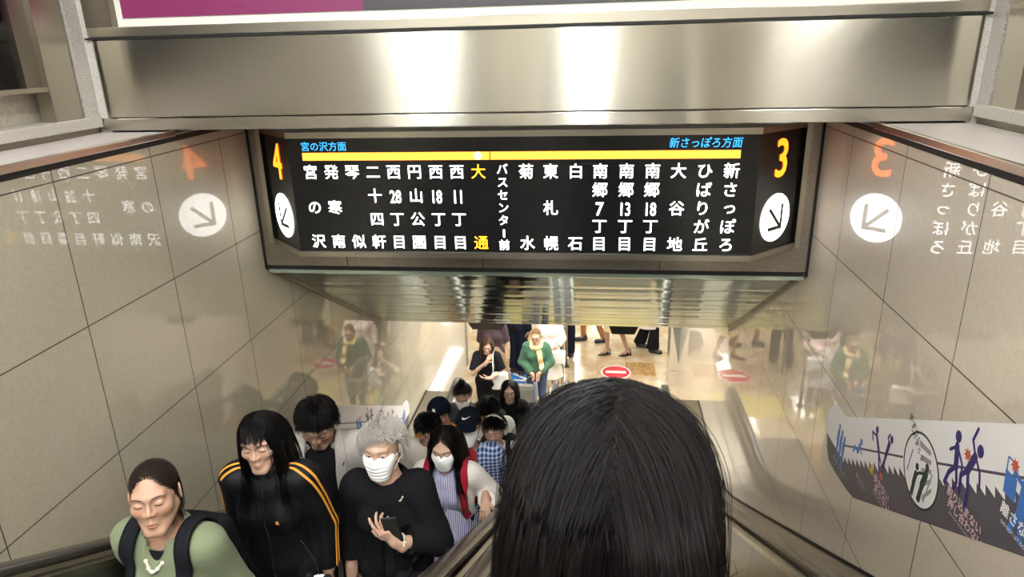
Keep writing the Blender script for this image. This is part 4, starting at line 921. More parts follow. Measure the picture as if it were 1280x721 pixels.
def subdiv(V, F, n=2):
    bm = bmesh.new(); vs = [bm.verts.new((v[0], v[1], 0)) for v in V]; [bm.faces.new([vs[i] for i in f]) for f in F if len(set(f)) > 2]; bmesh.ops.triangulate(bm, faces=bm.faces)
    for _ in range(n): bmesh.ops.subdivide_edges(bm, edges=bm.edges, cuts=1, use_grid_fill=True)
    bmesh.ops.triangulate(bm, faces=bm.faces); bm.verts.index_update(); V = np.array([v.co[:] for v in bm.verts]); F = [tuple(v.index for v in f.verts) for f in bm.faces]; bm.free(); return V, F
def strap_path(x=.10, s=1): return [(s*x*.9, .10, .30), (s*x, .075, .40), (s*x, .0, .44), (s*(x+.005), -.08, .38), (s*(x+.015), -.13, .27), (s*(x+.025), -.12, .17), (s*(x+.04), -.09, .12)]
def backpack(p, mt, label, strap_mt=None, x=.10, w_=.055, chest=False, size=(.15, .075, .20), y=.20, z=.20):
    f = Field().u(boxf((0, y, z), size, .05)).u(boxf((0, y+size[1]*.8, z-.06), (size[0]*.75, .045, size[2]*.5), .03), .02); V, Q = msh(f, .009, .003); parts = [('pack', V, Q, mt)]
    for s in (-1, 1): V, Q = ribbon(p.f_top, strap_path(x, s), w_, .004, .010, 46); parts.append(('strap', V, Q, strap_mt or mt))
    if chest: V, Q = ribbon(p.f_top, [(-x-.01, -.13, .235), (0, -.16, .225), (x+.01, -.13, .235)], .022, .006, .006, 24); parts.append(('chest_strap', V, Q, strap_mt or mt))
    V, Q = tubes(np.array([solve_pts([(-.03, y-.05, z+size[2]-.01), (0, y-.05, z+size[2]+.035), (.03, y-.05, z+size[2]-.01)], 10)]), np.full(10, .007), 6); parts.append(('grab_handle', V, Q, strap_mt or mt))
    return held(p, 'backpack', label, 'backpack', parts)
def collar(p, mt, r=.066, h=.03, open_=.03, name='collar', z=.425, th=.004, tilt=.35, flare=.02):
    f = Field(); c0, c1 = z3((0, .022, z-h)), z3((0, .012, z+h)); A_, B_ = cone(c0, c1, r+flare, r), cone(c0+z3((0, 0, -.02)), c1+z3((0, 0, .02)), r+flare-th*2.2, r-th*2.2)
    f.u(A_); f.sub(B_, .002); f.cut(c1, (0, math.sin(tilt)*-1, 1)); f.cut(c0, (0, math.sin(tilt), -1))
    if open_: f.sub(boxf((0, -.12, z), (open_, .10, .12), .004), .003)
    return p.cloth_mesh(name, f, mt, 0, h=.0045)
def phone(p, c, R, label, mt=None):
    V, Q = surf(Field().u(boxf(c, (.037, .0048, .074), .004, R)), .0035, pad=.006); V2, Q2 = surf(Field().u(boxf(z3(c)+R@z3((0, .0045, 0)), (.034, .0012, .070), .001, R)), .003, pad=.006)
    return held(p, 'smartphone', label, 'phone', [('body', V, Q, mt or M['dark_plastic']), ('screen', V2, Q2, M['screen'])])
M['dark_plastic'] = mat('dark_plastic', (24, 24, 26), .3); M['screen'] = mat('dark_screen', (12, 12, 14), .08); M['cord_black'] = cloth('webbing_black', (22, 23, 27), .8, .15, .1)
M['black_cloth'] = cloth('black_cloth', (20, 20, 23), .9, .2); M['black_tee'] = cloth('black_jersey', (24, 24, 29), .9, .2); M['white_cloth'] = cloth('white_cotton', (222, 220, 216)); M['navy_cloth'] = cloth('navy_cloth', (24, 28, 44)); M['shoe_black'] = mat('shoe_black', (24, 22, 22), .4); M['shoe_white'] = mat('shoe_white', (210, 208, 204), .5)
M['bead'] = mat('pale_bead', (206, 196, 180), .3); M['silver'] = mat('silver', (200, 198, 192), .25, 1); M['gold'] = mat('dull_gold', (190, 150, 80), .35, 1)
M['trouser_black'] = cloth('black_trouser', (25, 25, 28)); M['denim'] = cloth('denim', (70, 84, 112))
LONG = lambda N, L, r=.0012, part=0.0, K=18, lay=(.004, .020): dict(N=N, K=K, L=L, layer=lay, style='parted', part=part, drape=True, clump=.22, spread=.02, r=r)
SHORT = lambda N, L, r=.0012, lay=(.006, .024), K=9, sp=.06, cl=.5: dict(N=N, K=K, L=L, layer=lay, style='short', clump=cl, spread=sp, r=r)
def bangs(N, L, r=.0011, hl=.45): return dict(N=N*6, K=10, L=L, layer=(.006, .014), style='bangs', front=lambda u: (u[:, 1] < -.25) & (u[:, 2] > hl) & (np.abs(u[:, 0]) < .62), clump=.2, spread=.05, r=r)

# woman in front of the viewer, seen from behind
p = Person('woman seen from behind with long dark hair, riding down just ahead of the viewer', (.020, .712, -.504), 1.17, heading=math.pi-.05, pitch=.10, skin='fair', o=dict(whorl=(.0, .4, .9), hairline=.5), detail='near', z=-2.13, hair_col=(34, 26, 23))
p.top(cloth('knit_charcoal', (40, 36, 38)), 'sweater', g=.016, sl=1, gs=.014, hem=-.14); p.trousers(cloth('denim_dark', (44, 48, 62))); p.shoes(M['shoe_black'])
p.hair(HAIR['dark'], [dict(N=9000, K=26, L=.66, lay0=.28, layk=.42, layer=(.010, .044), style='parted', part=-.03, drape=True, clump=.10, spread=.02), dict(N=6000, K=26, L=.56, lay0=.28, layk=.42, layer=(.022, .050), style='parted', part=-.03, drape=True, clump=.2, spread=.05)], r=.0005)

# 1 woman in a sage green jacket with a backpack
p = Person('woman in a sage green jacket with dark hair pulled back, nearest the left wall', (-1.367, 1.697, -1.307), .97, heading=-.05, lean=.16, pitch=-.08, yaw=.42, roll=.03, skin='mid', o=dict(hairline=.57, arc=1.3, bun=(0, 1, -.25), jit=.02, wide=1.0, jaw=1.15, eyes='down', lip=(.78, .52, .50)), detail='near')
p.trousers(M['trouser_black']); p.shoes(M['shoe_black']); tee = p.top(M['black_tee'], 'undershirt', g=.006, sl=.3, neck=.075)
sage = cloth('sage_cotton', (112, 120, 94), .85, .1); p.top(sage, 'jacket', g=.026, sl=1, gs=.026, ge=.022, hem=-.16, neck=.066, vneck=.07, wr=.008, sc_=12); collar(p, sage, .072, .026, .035, z=.43)
p.hair(HAIR['deep'], [dict(N=5200, K=14, L=.22, layer=(.001, .004), style='back', clump=.05, spread=.03, stick=.7)], r=.0008)
V, Q = msh(Field().u(ell((0, .118, .0), (.034, .028, .034))), .004, .003); p.add('hair_bun', V, Q, HAIR['deep'], None, 'H')
nk = solve_pts([(-.060, .0, .425), (-.052, -.045, .405), (-.03, -.085, .375), (0, -.105, .352), (.03, -.085, .375), (.052, -.045, .405), (.060, .0, .425)], 23); f = Field()
for i, q in enumerate(nk): f.u(ell(q, (.0085, .0085, .0085) if i % 2 else (.006, .006, .006)), .001)
V, Q = surf(f, .0028, pad=.006); p.add('necklace', V, Q, M['bead'], None, 'T')
backpack(p, M['cord_black'], 'black backpack worn by the woman in the sage green jacket', x=.105, w_=.055, chest=True, size=(.12, .06, .16), y=.17, z=.17)

# 2 woman in a black track jacket with orange stripes
p = Person('young woman in a black track jacket with double orange sleeve stripes and a fringe', (-1.268, 2.184, -1.405), .97, heading=.08, lean=.05, pitch=.10, yaw=.05, roll=-.05, skin='fair', o=dict(hairline=.50, eyes='down', jaw=.95, lip=(.84, .54, .54)), detail='near', hair_col=(40, 32, 30))
p.trousers(M['trouser_black']); p.shoes(M['shoe_white']); tk = mat('track_black', (13, 13, 16), .6, spec=.2)
p.top(tk, 'track_jacket', g=.024, sl=1, gs=.028, ge=.024, hem=-.14, neck=.060, neck_z=.44, wr=.009, sc_=10); collar(p, tk, .066, .04, .012, 'stand_collar', .445, flare=.03, tilt=.5)
org = mat('stripe_orange', (206, 140, 48), .6)
for sd in (-1, 1):
    a = p.arms[sd]; S, E_, W_ = a['S'], a['el'], a['wr']
    for dy in (-.016, .016):
        p.band('sleeve_stripe', [(sd*.075, dy-.01, .47), S*z3((.80, 1, 1))+z3((0, dy-.03, .09)), S+z3((sd*.07, dy-.045, .0)), (S+E_)/2+z3((sd*.09, dy-.035, .02)), E_+z3((sd*.09, dy-.02, .0)), (E_+W_)/2+z3((sd*.09, dy-.02, 0)), W_+z3((sd*.07, dy-.01, .03))], .011, org, .002, .002, n=60)
V, Q = glyphs('c', .05, .02); 
o_ = p.band('zip', [(0, -.14, .41), (0, -.16, .30), (0, -.16, .15), (0, -.15, 0), (0, -.15, -.10)], .008, M['steel_dark'], .001, .003)
p.band('chest_logo', [(.070, -.17, .262), (.058, -.17, .268), (.055, -.17, .256), (.070, -.17, .250)], .006, org, .001, .002, n=14)
p.hair(HAIR['black'], [LONG(3600, .44, .0010, .0, lay=(.003, .013)), bangs(260, .088)], r=.0010)
V, Q = surf(Field().u(ell((.0865, .000, -.010), (.0085, .010, .011))).u(cone((.088, -.006, -.014), (.087, -.016, -.040), .0052, .0045), .004), .0025, pad=.005); p.add('earbud', V, Q, M['white'], None, 'H')

# plush charm hanging from the green jacket woman's pack strap
f = Field().u(ell((0, 0, 0), (.034, .030, .030))).u(ell((-.024, .002, .026), (.010, .008, .010)), .003).u(ell((.024, .002, .026), (.010, .008, .010)), .003).u(ell((0, .0, -.045), (.026, .024, .026)), .008); V, Q = surf(f, .0035, pad=.006)
pc = z3((-.70, 1.37, -1.31)); e = empty('plush_charm', tuple(pc)); tag(e, 'small black and white plush charm dangling between the green jacket and the track jacket', 'charm'); link('body', arr_mesh('body', V, Q), M['white_cloth'], e)
for x, z, r in ((-.013, .006, .009), (.013, .006, .009)): V, Q = surf(Field().u(ell((x, -.026, z), (r, .007, r*1.2))), .002, pad=.004); link('eye_patch', arr_mesh('eye_patch', V, Q), M['black_cloth'], e)
for x in (-.024, .024): V, Q = surf(Field().u(ell((x, .001, .028), (.0115, .0095, .0115))), .0025, pad=.004); link('ear', arr_mesh('ear', V, Q), M['black_cloth'], e)
for x in (-.024, .024): V, Q = surf(Field().u(cone((x*.8, -.012, -.035), (x*1.1, -.03, -.052), .010, .009)), .0025, pad=.004); link('paw', arr_mesh('paw', V, Q), M['black_cloth'], e)
m = MB(); m.tube([(0, .01, .028), (-.02, .03, .06), (-.06, .05, .10)], .0018, 6); m.build('cord', M['cord_black'], e)

# 3 man in a light grey blazer
p = Person('man in a light grey blazer over a black t-shirt, head bowed, black hair', (-1.312, 2.776, -1.677), 1.04, heading=.15, lean=.06, pitch=.52, yaw=.05, skin='mid', male=True, o=dict(hairline=.42, eyes='down', jaw=1.15, wide=1.03), detail='near', hair_col=(24, 20, 20))
p.trousers(M['trouser_black'], .016, .035); p.shoes(M['shoe_black']); p.top(M['black_tee'], 'tshirt', g=.012, sl=.4, neck=.064, hem=-.14, wr=.005)
bz = cloth('blazer_grey', (172, 166, 160), .85, .06); p.top(bz, 'blazer', g=.034, sl=1, gs=.028, ge=.020, hem=-.24, neck=.078, neck_z=.42, wr=.005, opening=((.012, -.25, .12), (.088, .20, .46), .01, rotm('y', .0)))
for sd in (-1, 1): p.band('lapel', [(sd*.07, .03, .46), (sd*.095, -.05, .42), (sd*.112, -.12, .32), (sd*.112, -.14, .20), (sd*.105, -.14, .10)], [.02, .05, .06, .045, .012], bz, .002, .005)
p.band('lapel_pin', [(.118, -.12, .345), (.124, -.12, .365)], .005, M['dark_plastic'], .008, .003, n=6)
p.hair(HAIR['black'], [dict(SHORT(4200, .085, .0010, (.003, .024), sp=.06, cl=.28), stick=.5), bangs(160, .06)], r=.0010)

# 4 silver-haired woman with a mask, holding a phone to her chest
p = Person('woman with short silver hair and white face mask holding a phone to her chest', (-0.872, 2.407, -1.560), .98, heading=.05, lean=.04, pitch=.0, yaw=-.12, roll=-.04, skin='fair', o=dict(hairline=.50, whorl=(-.35, .5, .79), eyes='open', gaze=1, greybrow=True, wide=1.02), detail='near', hair_col=(190, 176, 164),
    arms={1: dict(el_abs=(.235, -.07, .13), wr_abs=(.065, -.185, .225), D=(-.62, -.10, .78), N=(.25, .95, .1), raw=True, side=1, curl=(.25, .55, .65, .7), thumb=.25), -1: dict(el=(.065, .03, -.26), wr=(.06, -.07, -.47))})
p.trousers(M['trouser_black']); p.shoes(M['shoe_black']); p.top(M['black_tee'], 'undershirt', g=.008, sl=.3)
p.top(M['black_cloth'], 'jacket', g=.024, sl=.86, gs=.028, ge=.032, hem=-.22, neck=.066, wr=.008, sc_=11, opening=((0, -.25, .0), (.022, .16, .30), .01, rotm('y', .03))); collar(p, M['black_cloth'], .074, .026, .03, z=.425, flare=.035)
p.mask(label='white pleated face mask'); p.hair(HAIR['grey'], [dict(SHORT(3600, .105, .0015, (.004, .028), 11, .10, .5), stick=.42), bangs(160, .05)], r=.0014)
V, Q = surf(Field().u(cone((.088, -.13, .385), (.096, -.13, .400), .004, .003)).u(ell((.084, -.13, .382), (.006, .004, .004)), .003).u(ell((.098, -.13, .405), (.004, .004, .004)), .003), .0022, pad=.005); bc = V.mean(0); V = V-bc+project(p.f_top, bc[None], .010, 8); p.add('brooch', V, Q, M['bead'], None, 'T')
wv = p.arms[1]; dv = nrm(wv['wr']-wv['el']); U = nrm(np.cross(dv, (0, 0, 1))); Wv = np.cross(dv, U); f = Field()
for i in range(14): t = 2*math.pi*i/14; f.u(ell(wv['wr']-dv*.03+(U*math.cos(t)+Wv*math.sin(t))*.032, (.0075, .0075, .0075)), .001)
V, Q = surf(f, .0027, pad=.005); p.add('bracelet', V, Q, M['bead'], None, 'T')
phone(p, (.060, -.196, .300), rotm('y', -.12)@rotm('x', .12), 'black smartphone held by the silver-haired woman')
f = Field().u(boxf((.20, -.20, -.06), (.16, .06, .10), .03)); V, Q = msh(f, .008, .004); V2, Q2 = tubes(np.array([solve_pts([(.10, -.20, .03), (.17, -.15, .15), (.25, -.06, .165), (.29, -.14, .12), (.30, -.20, .03)], 20)]), np.full(20, .009), 6)
t_ = np.linspace(.35, 5.9, 24); V3, Q3 = tubes(np.array([np.stack([.14+.030*np.cos(t_), np.full(24, -.264), -.005+.030*np.sin(t_)], 1)]), np.full(24, .005), 6)
held(p, 'handbag', 'black handbag with a white ring motif on the arm of the silver-haired woman', 'handbag', [('bag', V, Q, M['cord_black']), ('handle', V2, Q2, M['cord_black']), ('ring_motif', V3, Q3, M['white'])])

# 5 woman in a striped shirt dress and white cardigan, hand on the rail
def stripes():
    m = cloth('striped_cotton', (196, 196, 216)); t = NT(m); v, q = t.pos(True); ph = t.m('ADD', t.m('MULTIPLY', q[0], 105), t.m('MULTIPLY', t.noise(v, 9, 2), 1.6)); t.col(t.mix(t.m('GREATER_THAN', t.m('SINE', t.m('MULTIPLY', ph, 6.283)), .05), lin((206, 204, 218)), lin((104, 106, 158)))); return m
M['stripe'] = stripes()
p = Person('woman in a white mask, striped shirt dress and white cardigan, hand on the rail', (-0.818, 3.233, -2.069), .97, heading=.0, lean=.04, pitch=.18, yaw=-.02, skin='fair', o=dict(hairline=.56, eyes='down', whorl=(0, .4, .9)), detail='near', hair_col=(24, 20, 20),
    arms={1: dict(el_abs=(.262, .095, .16), wr_abs=(.245, -.085, .255), D=(.10, -.9, -.30), N=(.05, -.3, -.9), raw=True, curl=(.45, .5, .55, .6), thumb=.5)})
p.legs(Field()); p.shoes(M['shoe_black']); p.top(M['stripe'], 'dress_bodice', g=.016, sl=.3, hem=.02, neck=.064, vneck=.06, wr=.005, sc_=15); collar(p, M['stripe'], .070, .02, .03, z=.415, flare=.03)
p.skirt(M['stripe'], .42, .27, 'dress_skirt', .10, wr=.012); f0 = p.torso(Field(), .018); p.band('belt', [(-.15, .0, .075), (-.11, -.10, .075), (0, -.135, .075), (.11, -.10, .075), (.15, .0, .075)], .030, M['cord_black'], .006, .005, f=f0)
p.band('button_placket', [(0, -.14, .34), (0, -.15, .26), (0, -.14, .16), (0, -.13, .09)], .018, M['stripe'], .002, .002, f=f0)
card = cloth('cardigan_white', (216, 210, 202), .95, .05, .3, 300); p.top(card, 'cardigan', g=.030, sl=.92, gs=.028, ge=.034, hem=-.34, neck=.085, neck_z=.40, wr=.009, sc_=12, opening=((0, -.25, .05), (.085, .20, .62), .01, rotm('y', 0)))
p.mask(label='white folded face mask'); p.hair(HAIR['black'], [LONG(3400, .50, .0012, -.06)], r=.0012)
f = Field().u(ell(p.arms[1]['wr']+z3((.0, -.075, -.045)), (.012, .007, .012))); V, Q = surf(f, .003, pad=.006); p.add('ring', V, Q, M['gold'], None, 'T')
backpack(p, cloth('red_nylon', (150, 22, 40), .7, .1), 'red backpack worn over the white cardigan', x=.115, w_=.05)

# 6 cap, mask and plaid shirt
def plaid():
    m = cloth('plaid_blue', (60, 90, 150)); t = NT(m); v, q = t.pos(True); a = t.m('LESS_THAN', t.m('PINGPONG', t.m('ADD', q[0], 3), .014), .0055); b = t.m('LESS_THAN', t.m('PINGPONG', t.m('ADD', q[2], 3), .014), .0055); c_ = t.mix(t.m('MULTIPLY', t.m('ADD', a, b), .5), lin((40, 60, 112)), lin((186, 200, 224))); t.col(c_); return m
M['plaid'] = plaid(); M['capnavy'] = cloth('cap_navy', (18, 21, 33), .9, .15)
p = Person('man in a navy cap with a white swoosh, white mask and blue plaid shirt', (-0.851, 4.040, -2.421), 1.04, heading=.05, lean=.04, pitch=-.20, yaw=.02, skin='mid', male=True, o=dict(hairline=.5, eyes='down'), detail='mid', hair_col=(24, 20, 20))
p.trousers(M['denim']); p.shoes(M['shoe_white']); p.top(M['plaid'], 'shirt', g=.028, sl=.46, gs=.030, ge=.034, hem=-.16, neck=.066, wr=.006); collar(p, M['plaid'], .074, .022, .03, flare=.03)
sw = [(-.034, -.002), (-.026, -.012), (-.012, -.011), (.036, .013), (-.010, -.001), (-.022, .000), (-.028, .006)]; V, F = subdiv(sw, [(0, 1, 6), (1, 5, 6), (1, 2, 5), (2, 4, 5), (2, 3, 4)], 2)
cap(p, M['capnavy'], (V*.9, F, -.05, .052), M['white'], tilt=.08); p.mask(label='white face mask'); p.hair(HAIR['black'], [SHORT(1500, .05, .0014, (.002, .010))], r=.0014)
# 7 headphones
p = Person('young man with cream over-ear headphones, dark hair and a white t-shirt', (-0.773, 4.626, -2.791), 1.0, heading=.0, lean=.04, pitch=.12, yaw=-.10, skin='fair', male=True, o=dict(hairline=.45, eyes='down', jaw=.95), detail='mid', hair_col=(40, 32, 30))
p.trousers(M['trouser_black']); p.shoes(M['shoe_white']); p.top(M['white_cloth'], 'tshirt', g=.022, sl=.48, gs=.028, ge=.034, hem=-.16, neck=.066, wr=.006)
p.hair(HAIR['dark'], [SHORT(2200, .08, .0014, (.004, .022)), bangs(160, .07, .0014)], r=.0014)
cream = mat('headphone_cream', (204, 200, 176), .4); t_ = np.linspace(-1.62, 1.62, 26); arc = np.stack([.101*np.sin(t_), np.full(26, .018), .010+.122*np.cos(t_)], 1); V, Q = tubes(arc[None], np.full(26, .0085), 8); hb_ = p.add('headphones', V, Q, cream, None, 'H')
for sd in (-1, 1): V, Q = surf(Field().u(ell((sd*.092, .012, -.008), (.018, .034, .040))), .004, pad=.006); p.add('ear_cup', V, Q, cream, hb_, 'H')
backpack(p, M['cord_black'], 'black backpack on the young man with headphones', x=.115, w_=.04)
# 8 boy
p = Person('boy with a black bowl-cut fringe in a pale t-shirt, beside the striped dress', (-1.223, 4.379, -2.660), 1.0, heading=.1, lean=.05, pitch=.35, yaw=.15, skin='mid', male=True, o=dict(hairline=.42, eyes='down', jaw=.9), detail='mid', hair_col=(22, 18, 18))
p.trousers(M['trouser_black']); p.shoes(M['shoe_white']); p.top(cloth('beige_tee', (200, 190, 178)), 'tshirt', g=.026, sl=.48, gs=.03, ge=.034, hem=-.16, neck=.07); p.hair(HAIR['black'], [SHORT(2400, .09, .0014, (.006, .026), sp=.05), bangs(200, .075, .0014)], r=.0014)
# 9 cap and orange shirt
p = Person('person in a navy cap with a small white letter and an orange shirt', (-1.280, 4.929, -2.838), 1.08, heading=-.2, lean=.05, pitch=.25, yaw=-.35, skin='mid', male=True, o=dict(hairline=.5, eyes='down'), detail='mid', hair_col=(30, 24, 22))
p.trousers(M['denim']); p.shoes(M['shoe_black']); p.top(cloth('orange_cotton', (222, 140, 40)), 'tshirt', g=.026, sl=.48, gs=.03, ge=.034, hem=-.16)
V, F = glyphs('B', .045, .03); V = V-V.mean(0); V, F = subdiv(V, F, 1); cap(p, M['capnavy'], (V, F, .45, .052), M['white'], tilt=.05); p.hair(HAIR['black'], [SHORT(1200, .05, .0015, (.002, .010))], r=.0015)
# 10 black hair behind the headphones
p = Person('man with tousled black hair, white top and black shoulder strap behind the headphones wearer', (-0.952, 5.396, -3.072), 1.06, heading=.05, lean=.06, pitch=.6, yaw=.2, skin='mid', male=True, o=dict(hairline=.42, eyes='down'), detail='mid', hair_col=(22, 18, 18))
p.trousers(M['trouser_black']); p.shoes(M['shoe_black']); p.top(M['white_cloth'], 'shirt', g=.026, sl=1, gs=.026, ge=.02, hem=-.16); p.hair(HAIR['black'], [SHORT(2400, .07, .0015, (.006, .030), sp=.16)], r=.0015)
backpack(p, M['cord_black'], 'black backpack with wide straps over a white top behind the headphones wearer', x=.115, w_=.06)
# 11 hair up, mask
p = Person('woman with dark hair tied up, white mask and charcoal top on the lower steps', (-1.297, 5.96, -3.227), 1.08, heading=.05, lean=.06, pitch=.40, yaw=.1, skin='mid', o=dict(hairline=.48, bun=(0, .55, .9), eyes='down'), detail='mid', hair_col=(40, 34, 32))
p.trousers(M['trouser_black']); p.shoes(M['shoe_black']); p.top(cloth('charcoal_jersey', (62, 64, 70)), 'top', g=.024, sl=1, gs=.022, hem=-.16); p.mask(); p.hair(HAIR['dark'], [dict(N=2600, K=12, L=.2, layer=(.003, .012), style='back', clump=.15, spread=.06), dict(N=300, K=7, L=.07, layer=(.006, .02), style='short', clump=.6, spread=.3)], r=.0015)
V, Q = msh(Field().u(ell((0, .055, .132), (.036, .036, .030))), .004, .004); p.add('hair_bun', V, Q, HAIR['dark'], None, 'H')
# 12 black top with crossbody bag
p = Person('woman with long black hair, black sweater and crossbody strap at the escalator foot', (-.910, 6.51, -3.45), .98, heading=.0, lean=.03, pitch=.10, yaw=.08, skin='fair', o=dict(hairline=.54, eyes='down'), detail='mid', hair_col=(24, 20, 20),
    arms={1: dict(el_abs=(.23, .02, .12), wr_abs=(.13, -.15, .01), D=(-.8, -.5, -.2), N=(0, .3, -1), raw=True), -1: dict(el_abs=(-.23, .02, .12), wr_abs=(-.05, -.18, .02), D=(.8, -.4, -.2), N=(0, .3, -1), raw=True)})
p.trousers(M['trouser_black']); p.shoes(M['shoe_black']); p.top(M['black_cloth'], 'sweater', g=.028, sl=.9, gs=.030, ge=.028, hem=-.14, neck=.066, wr=.007); p.hair(HAIR['black'], [LONG(2000, .40, .0017, -.05, 14)], r=.0017)
V, Q = ribbon(p.f_top, [(-.09, .07, .40), (-.085, .0, .45), (-.06, -.10, .36), (.02, -.17, .2), (.09, -.16, .05), (.15, -.10, -.06)], .022, .004, .005, 40); f = Field().u(boxf((.12, -.20, -.10), (.10, .035, .075), .02)); V2, Q2 = msh(f, .008); held(p, 'shoulder_bag', 'black crossbody bag worn by the woman in the black sweater', 'bag', [('strap', V, Q, M['cord_black']), ('bag', V2, Q2, M['black_cloth'])])
# 13 phone and tote
p = Person('woman in a black t-shirt touching her brown hair while looking at a phone', (-1.408, 8.12, -3.667), .90, heading=.02, lean=.03, pitch=.28, yaw=.10, roll=.12, skin='fair', o=dict(hairline=.54, eyes='down'), detail='mid', hair_col=(60, 46, 38),
    arms={1: dict(el_abs=(.235, -.02, .13), wr_abs=(.06, -.24, .13), D=(-.95, -.25, .1), N=(.1, .1, 1), raw=True, side=1, bare=True), -1: dict(el_abs=(-.20, -.17, .17), wr_abs=(.02, -.20, .375), D=(.5, .15, .85), N=(.2, .9, -.1), raw=True, bare=True)})
p.trousers(M['trouser_black'], .03, .06); p.shoes(M['shoe_black']); p.top(M['black_tee'], 'tshirt', g=.028, sl=.42, gs=.032, ge=.042, hem=-.16, neck=.068); p.hair(HAIR['brown'], [LONG(1500, .36, .0022, .06, 14)], r=.0022)
phone(p, (-.02, -.27, .16), rotm('x', 1.1), 'pale phone in the hand of the woman in the black t-shirt', mat('phone_lilac', (206, 190, 214), .4))
f = Field().u(boxf((.20, -.07, .0), (.13, .05, .15), .03)); V, Q = msh(f, .009, .006); V2, Q2 = ribbon(p.f_top, [(.10, .10, .28), (.105, .0, .45), (.105, -.10, .33), (.12, -.14, .18), (.15, -.14, .10)], .022, .004, .004, 30); held(p, 'tote_bag', 'white tote bag on the shoulder of the woman in the black t-shirt', 'tote bag', [('bag', V, Q, M['white_cloth']), ('strap', V2, Q2, M['white_cloth'])])
# 14-21 people on the lower floor whose heads are behind the soffit
def FH(x, y, s_=1.0): return (x, y, FLOOR+1.28*s_)
p = Person('person in a dark plum shirt and patterned skirt standing behind the woman with the phone', FH(-1.45, 8.85, 1.06), 1.06, heading=.1, skin='fair', o=dict(hairline=.5), detail='far', arms={1: dict(bare=True), -1: dict(bare=True)})
p.top(cloth('plum_shirt', (62, 48, 54)), 'shirt', g=.034, sl=.46, gs=.036, ge=.05, hem=-.14); p.skirt(cloth('patterned_skirt', (142, 122, 92), .8, .6, .1, 200, 70), .30, .26); p.shoes(M['shoe_black']); p.hair(HAIR['black'], [LONG(500, .3, .003, 0, 10)], r=.003)
m_ = p.arms[-1]; V, Q = surf(Field().u(cone(m_['wr']-z3((0, 0, .008)), m_['wr']+z3((0, 0, .008)), .031, .031)), .006); p.add('wristwatch', V, Q, M['silver'], None, 'T')
p = Person('person in a dark navy suit standing on the lower floor behind the blue floor sticker', FH(-1.22, 9.85, 1.1), 1.1, heading=2.6, skin='mid', male=True, detail='far', o=dict(hairline=.45)); p.trousers(M['navy_cloth'], .03, .04); p.shoes(mat('shoe_brown', (70, 40, 30), .4)); p.top(M['navy_cloth'], 'jacket', g=.034, sl=1, gs=.03, hem=-.22); p.hair(HAIR['black'], [SHORT(500, .06, .003)], r=.003)
p = Person('person in a pale pink and white blouse behind the woman in green', FH(-.70, 9.15, 1.03), 1.03, heading=-.15, skin='fair', detail='far', o=dict(hairline=.5), arms={1: dict(el_abs=(.24, .0, .13), wr_abs=(.18, -.17, .06), D=(-.4, -.8, -.3), N=(-.8, .2, 0), raw=True)}); p.top(cloth('blush_blouse', (236, 212, 206)), 'blouse', g=.036, sl=.95, gs=.036, ge=.03, hem=-.12); p.skirt(M['white_cloth'], .35, .24); p.shoes(M['shoe_white']); p.hair(HAIR['brown'], [LONG(500, .3, .003, 0, 10)], r=.003)
f = Field().u(boxf((.20, -.22, -.10), (.13, .06, .11), .02)); V, Q = msh(f, .01, .004); V2, Q2 = tubes(np.array([solve_pts([(.10, -.22, .0), (.16, -.2, .10), (.25, -.22, .0)], 12)]), np.full(12, .009), 6); held(p, 'handbag', 'white handbag carried by the person in the pink and white blouse', 'handbag', [('bag', V, Q, M['white_cloth']), ('handle', V2, Q2, M['white_cloth'])])
p = Person('person in navy trousers walking behind the steel barrier with a black bag', FH(-.53, 10.45, 1.06), 1.06, heading=2.9, skin='tan', male=True, detail='far', o=dict(hairline=.45), stride=.10, arms={-1: dict(bare=True), 1: dict(bare=True)}); p.trousers(M['navy_cloth'], .03, .045); p.shoes(M['shoe_black']); p.top(cloth('dark_polo', (40, 44, 58)), 'shirt', g=.03, sl=.46, gs=.034, ge=.04, hem=-.14); p.hair(HAIR['black'], [SHORT(500, .06, .003)], r=.003)
f = Field().u(boxf((.23, -.02, -.17), (.04, .16, .11), .03)); V, Q = msh(f, .01, .004); V2, Q2 = tubes(np.array([solve_pts([(.23, -.10, -.07), (.225, -.03, .0), (.23, .06, -.07)], 12)]), np.full(12, .009), 6); held(p, 'handbag', 'black bag carried by the person in navy trousers beside the barrier', 'handbag', [('bag', V, Q, M['black_cloth']), ('handle', V2, Q2, M['black_cloth'])])
p = Person('person in tan trousers and dark sneakers walking off at the top of the visible floor', FH(-.10, 11.15, 1.02), 1.02, heading=-1.35, skin='tan', detail='far', o=dict(hairline=.5), stride=.16); p.trousers(cloth('tan_trouser', (176, 122, 82)), .012, .014); p.shoes(mat('sneaker_dark', (44, 50, 64), .5)); p.top(M['white_cloth'], 'shirt', g=.03, sl=1, gs=.03, hem=-.12); p.hair(HAIR['brown'], [LONG(500, .3, .003, 0, 10)], r=.003)
p = Person('woman in a beige skirt and black strappy sandals walking across the lower floor', FH(.30, 10.62, 1.0), 1.0, heading=-1.15, skin='mid', detail='far', o=dict(hairline=.5), stride=.15); p.skirt(cloth('beige_skirt', (206, 184, 142)), .46, .24); p.top(cloth('cream_top', (220, 208, 186)), 'top', g=.03, sl=.9, gs=.03, hem=-.08); p.hair(HAIR['black'], [LONG(500, .3, .003, 0, 10)], r=.003)
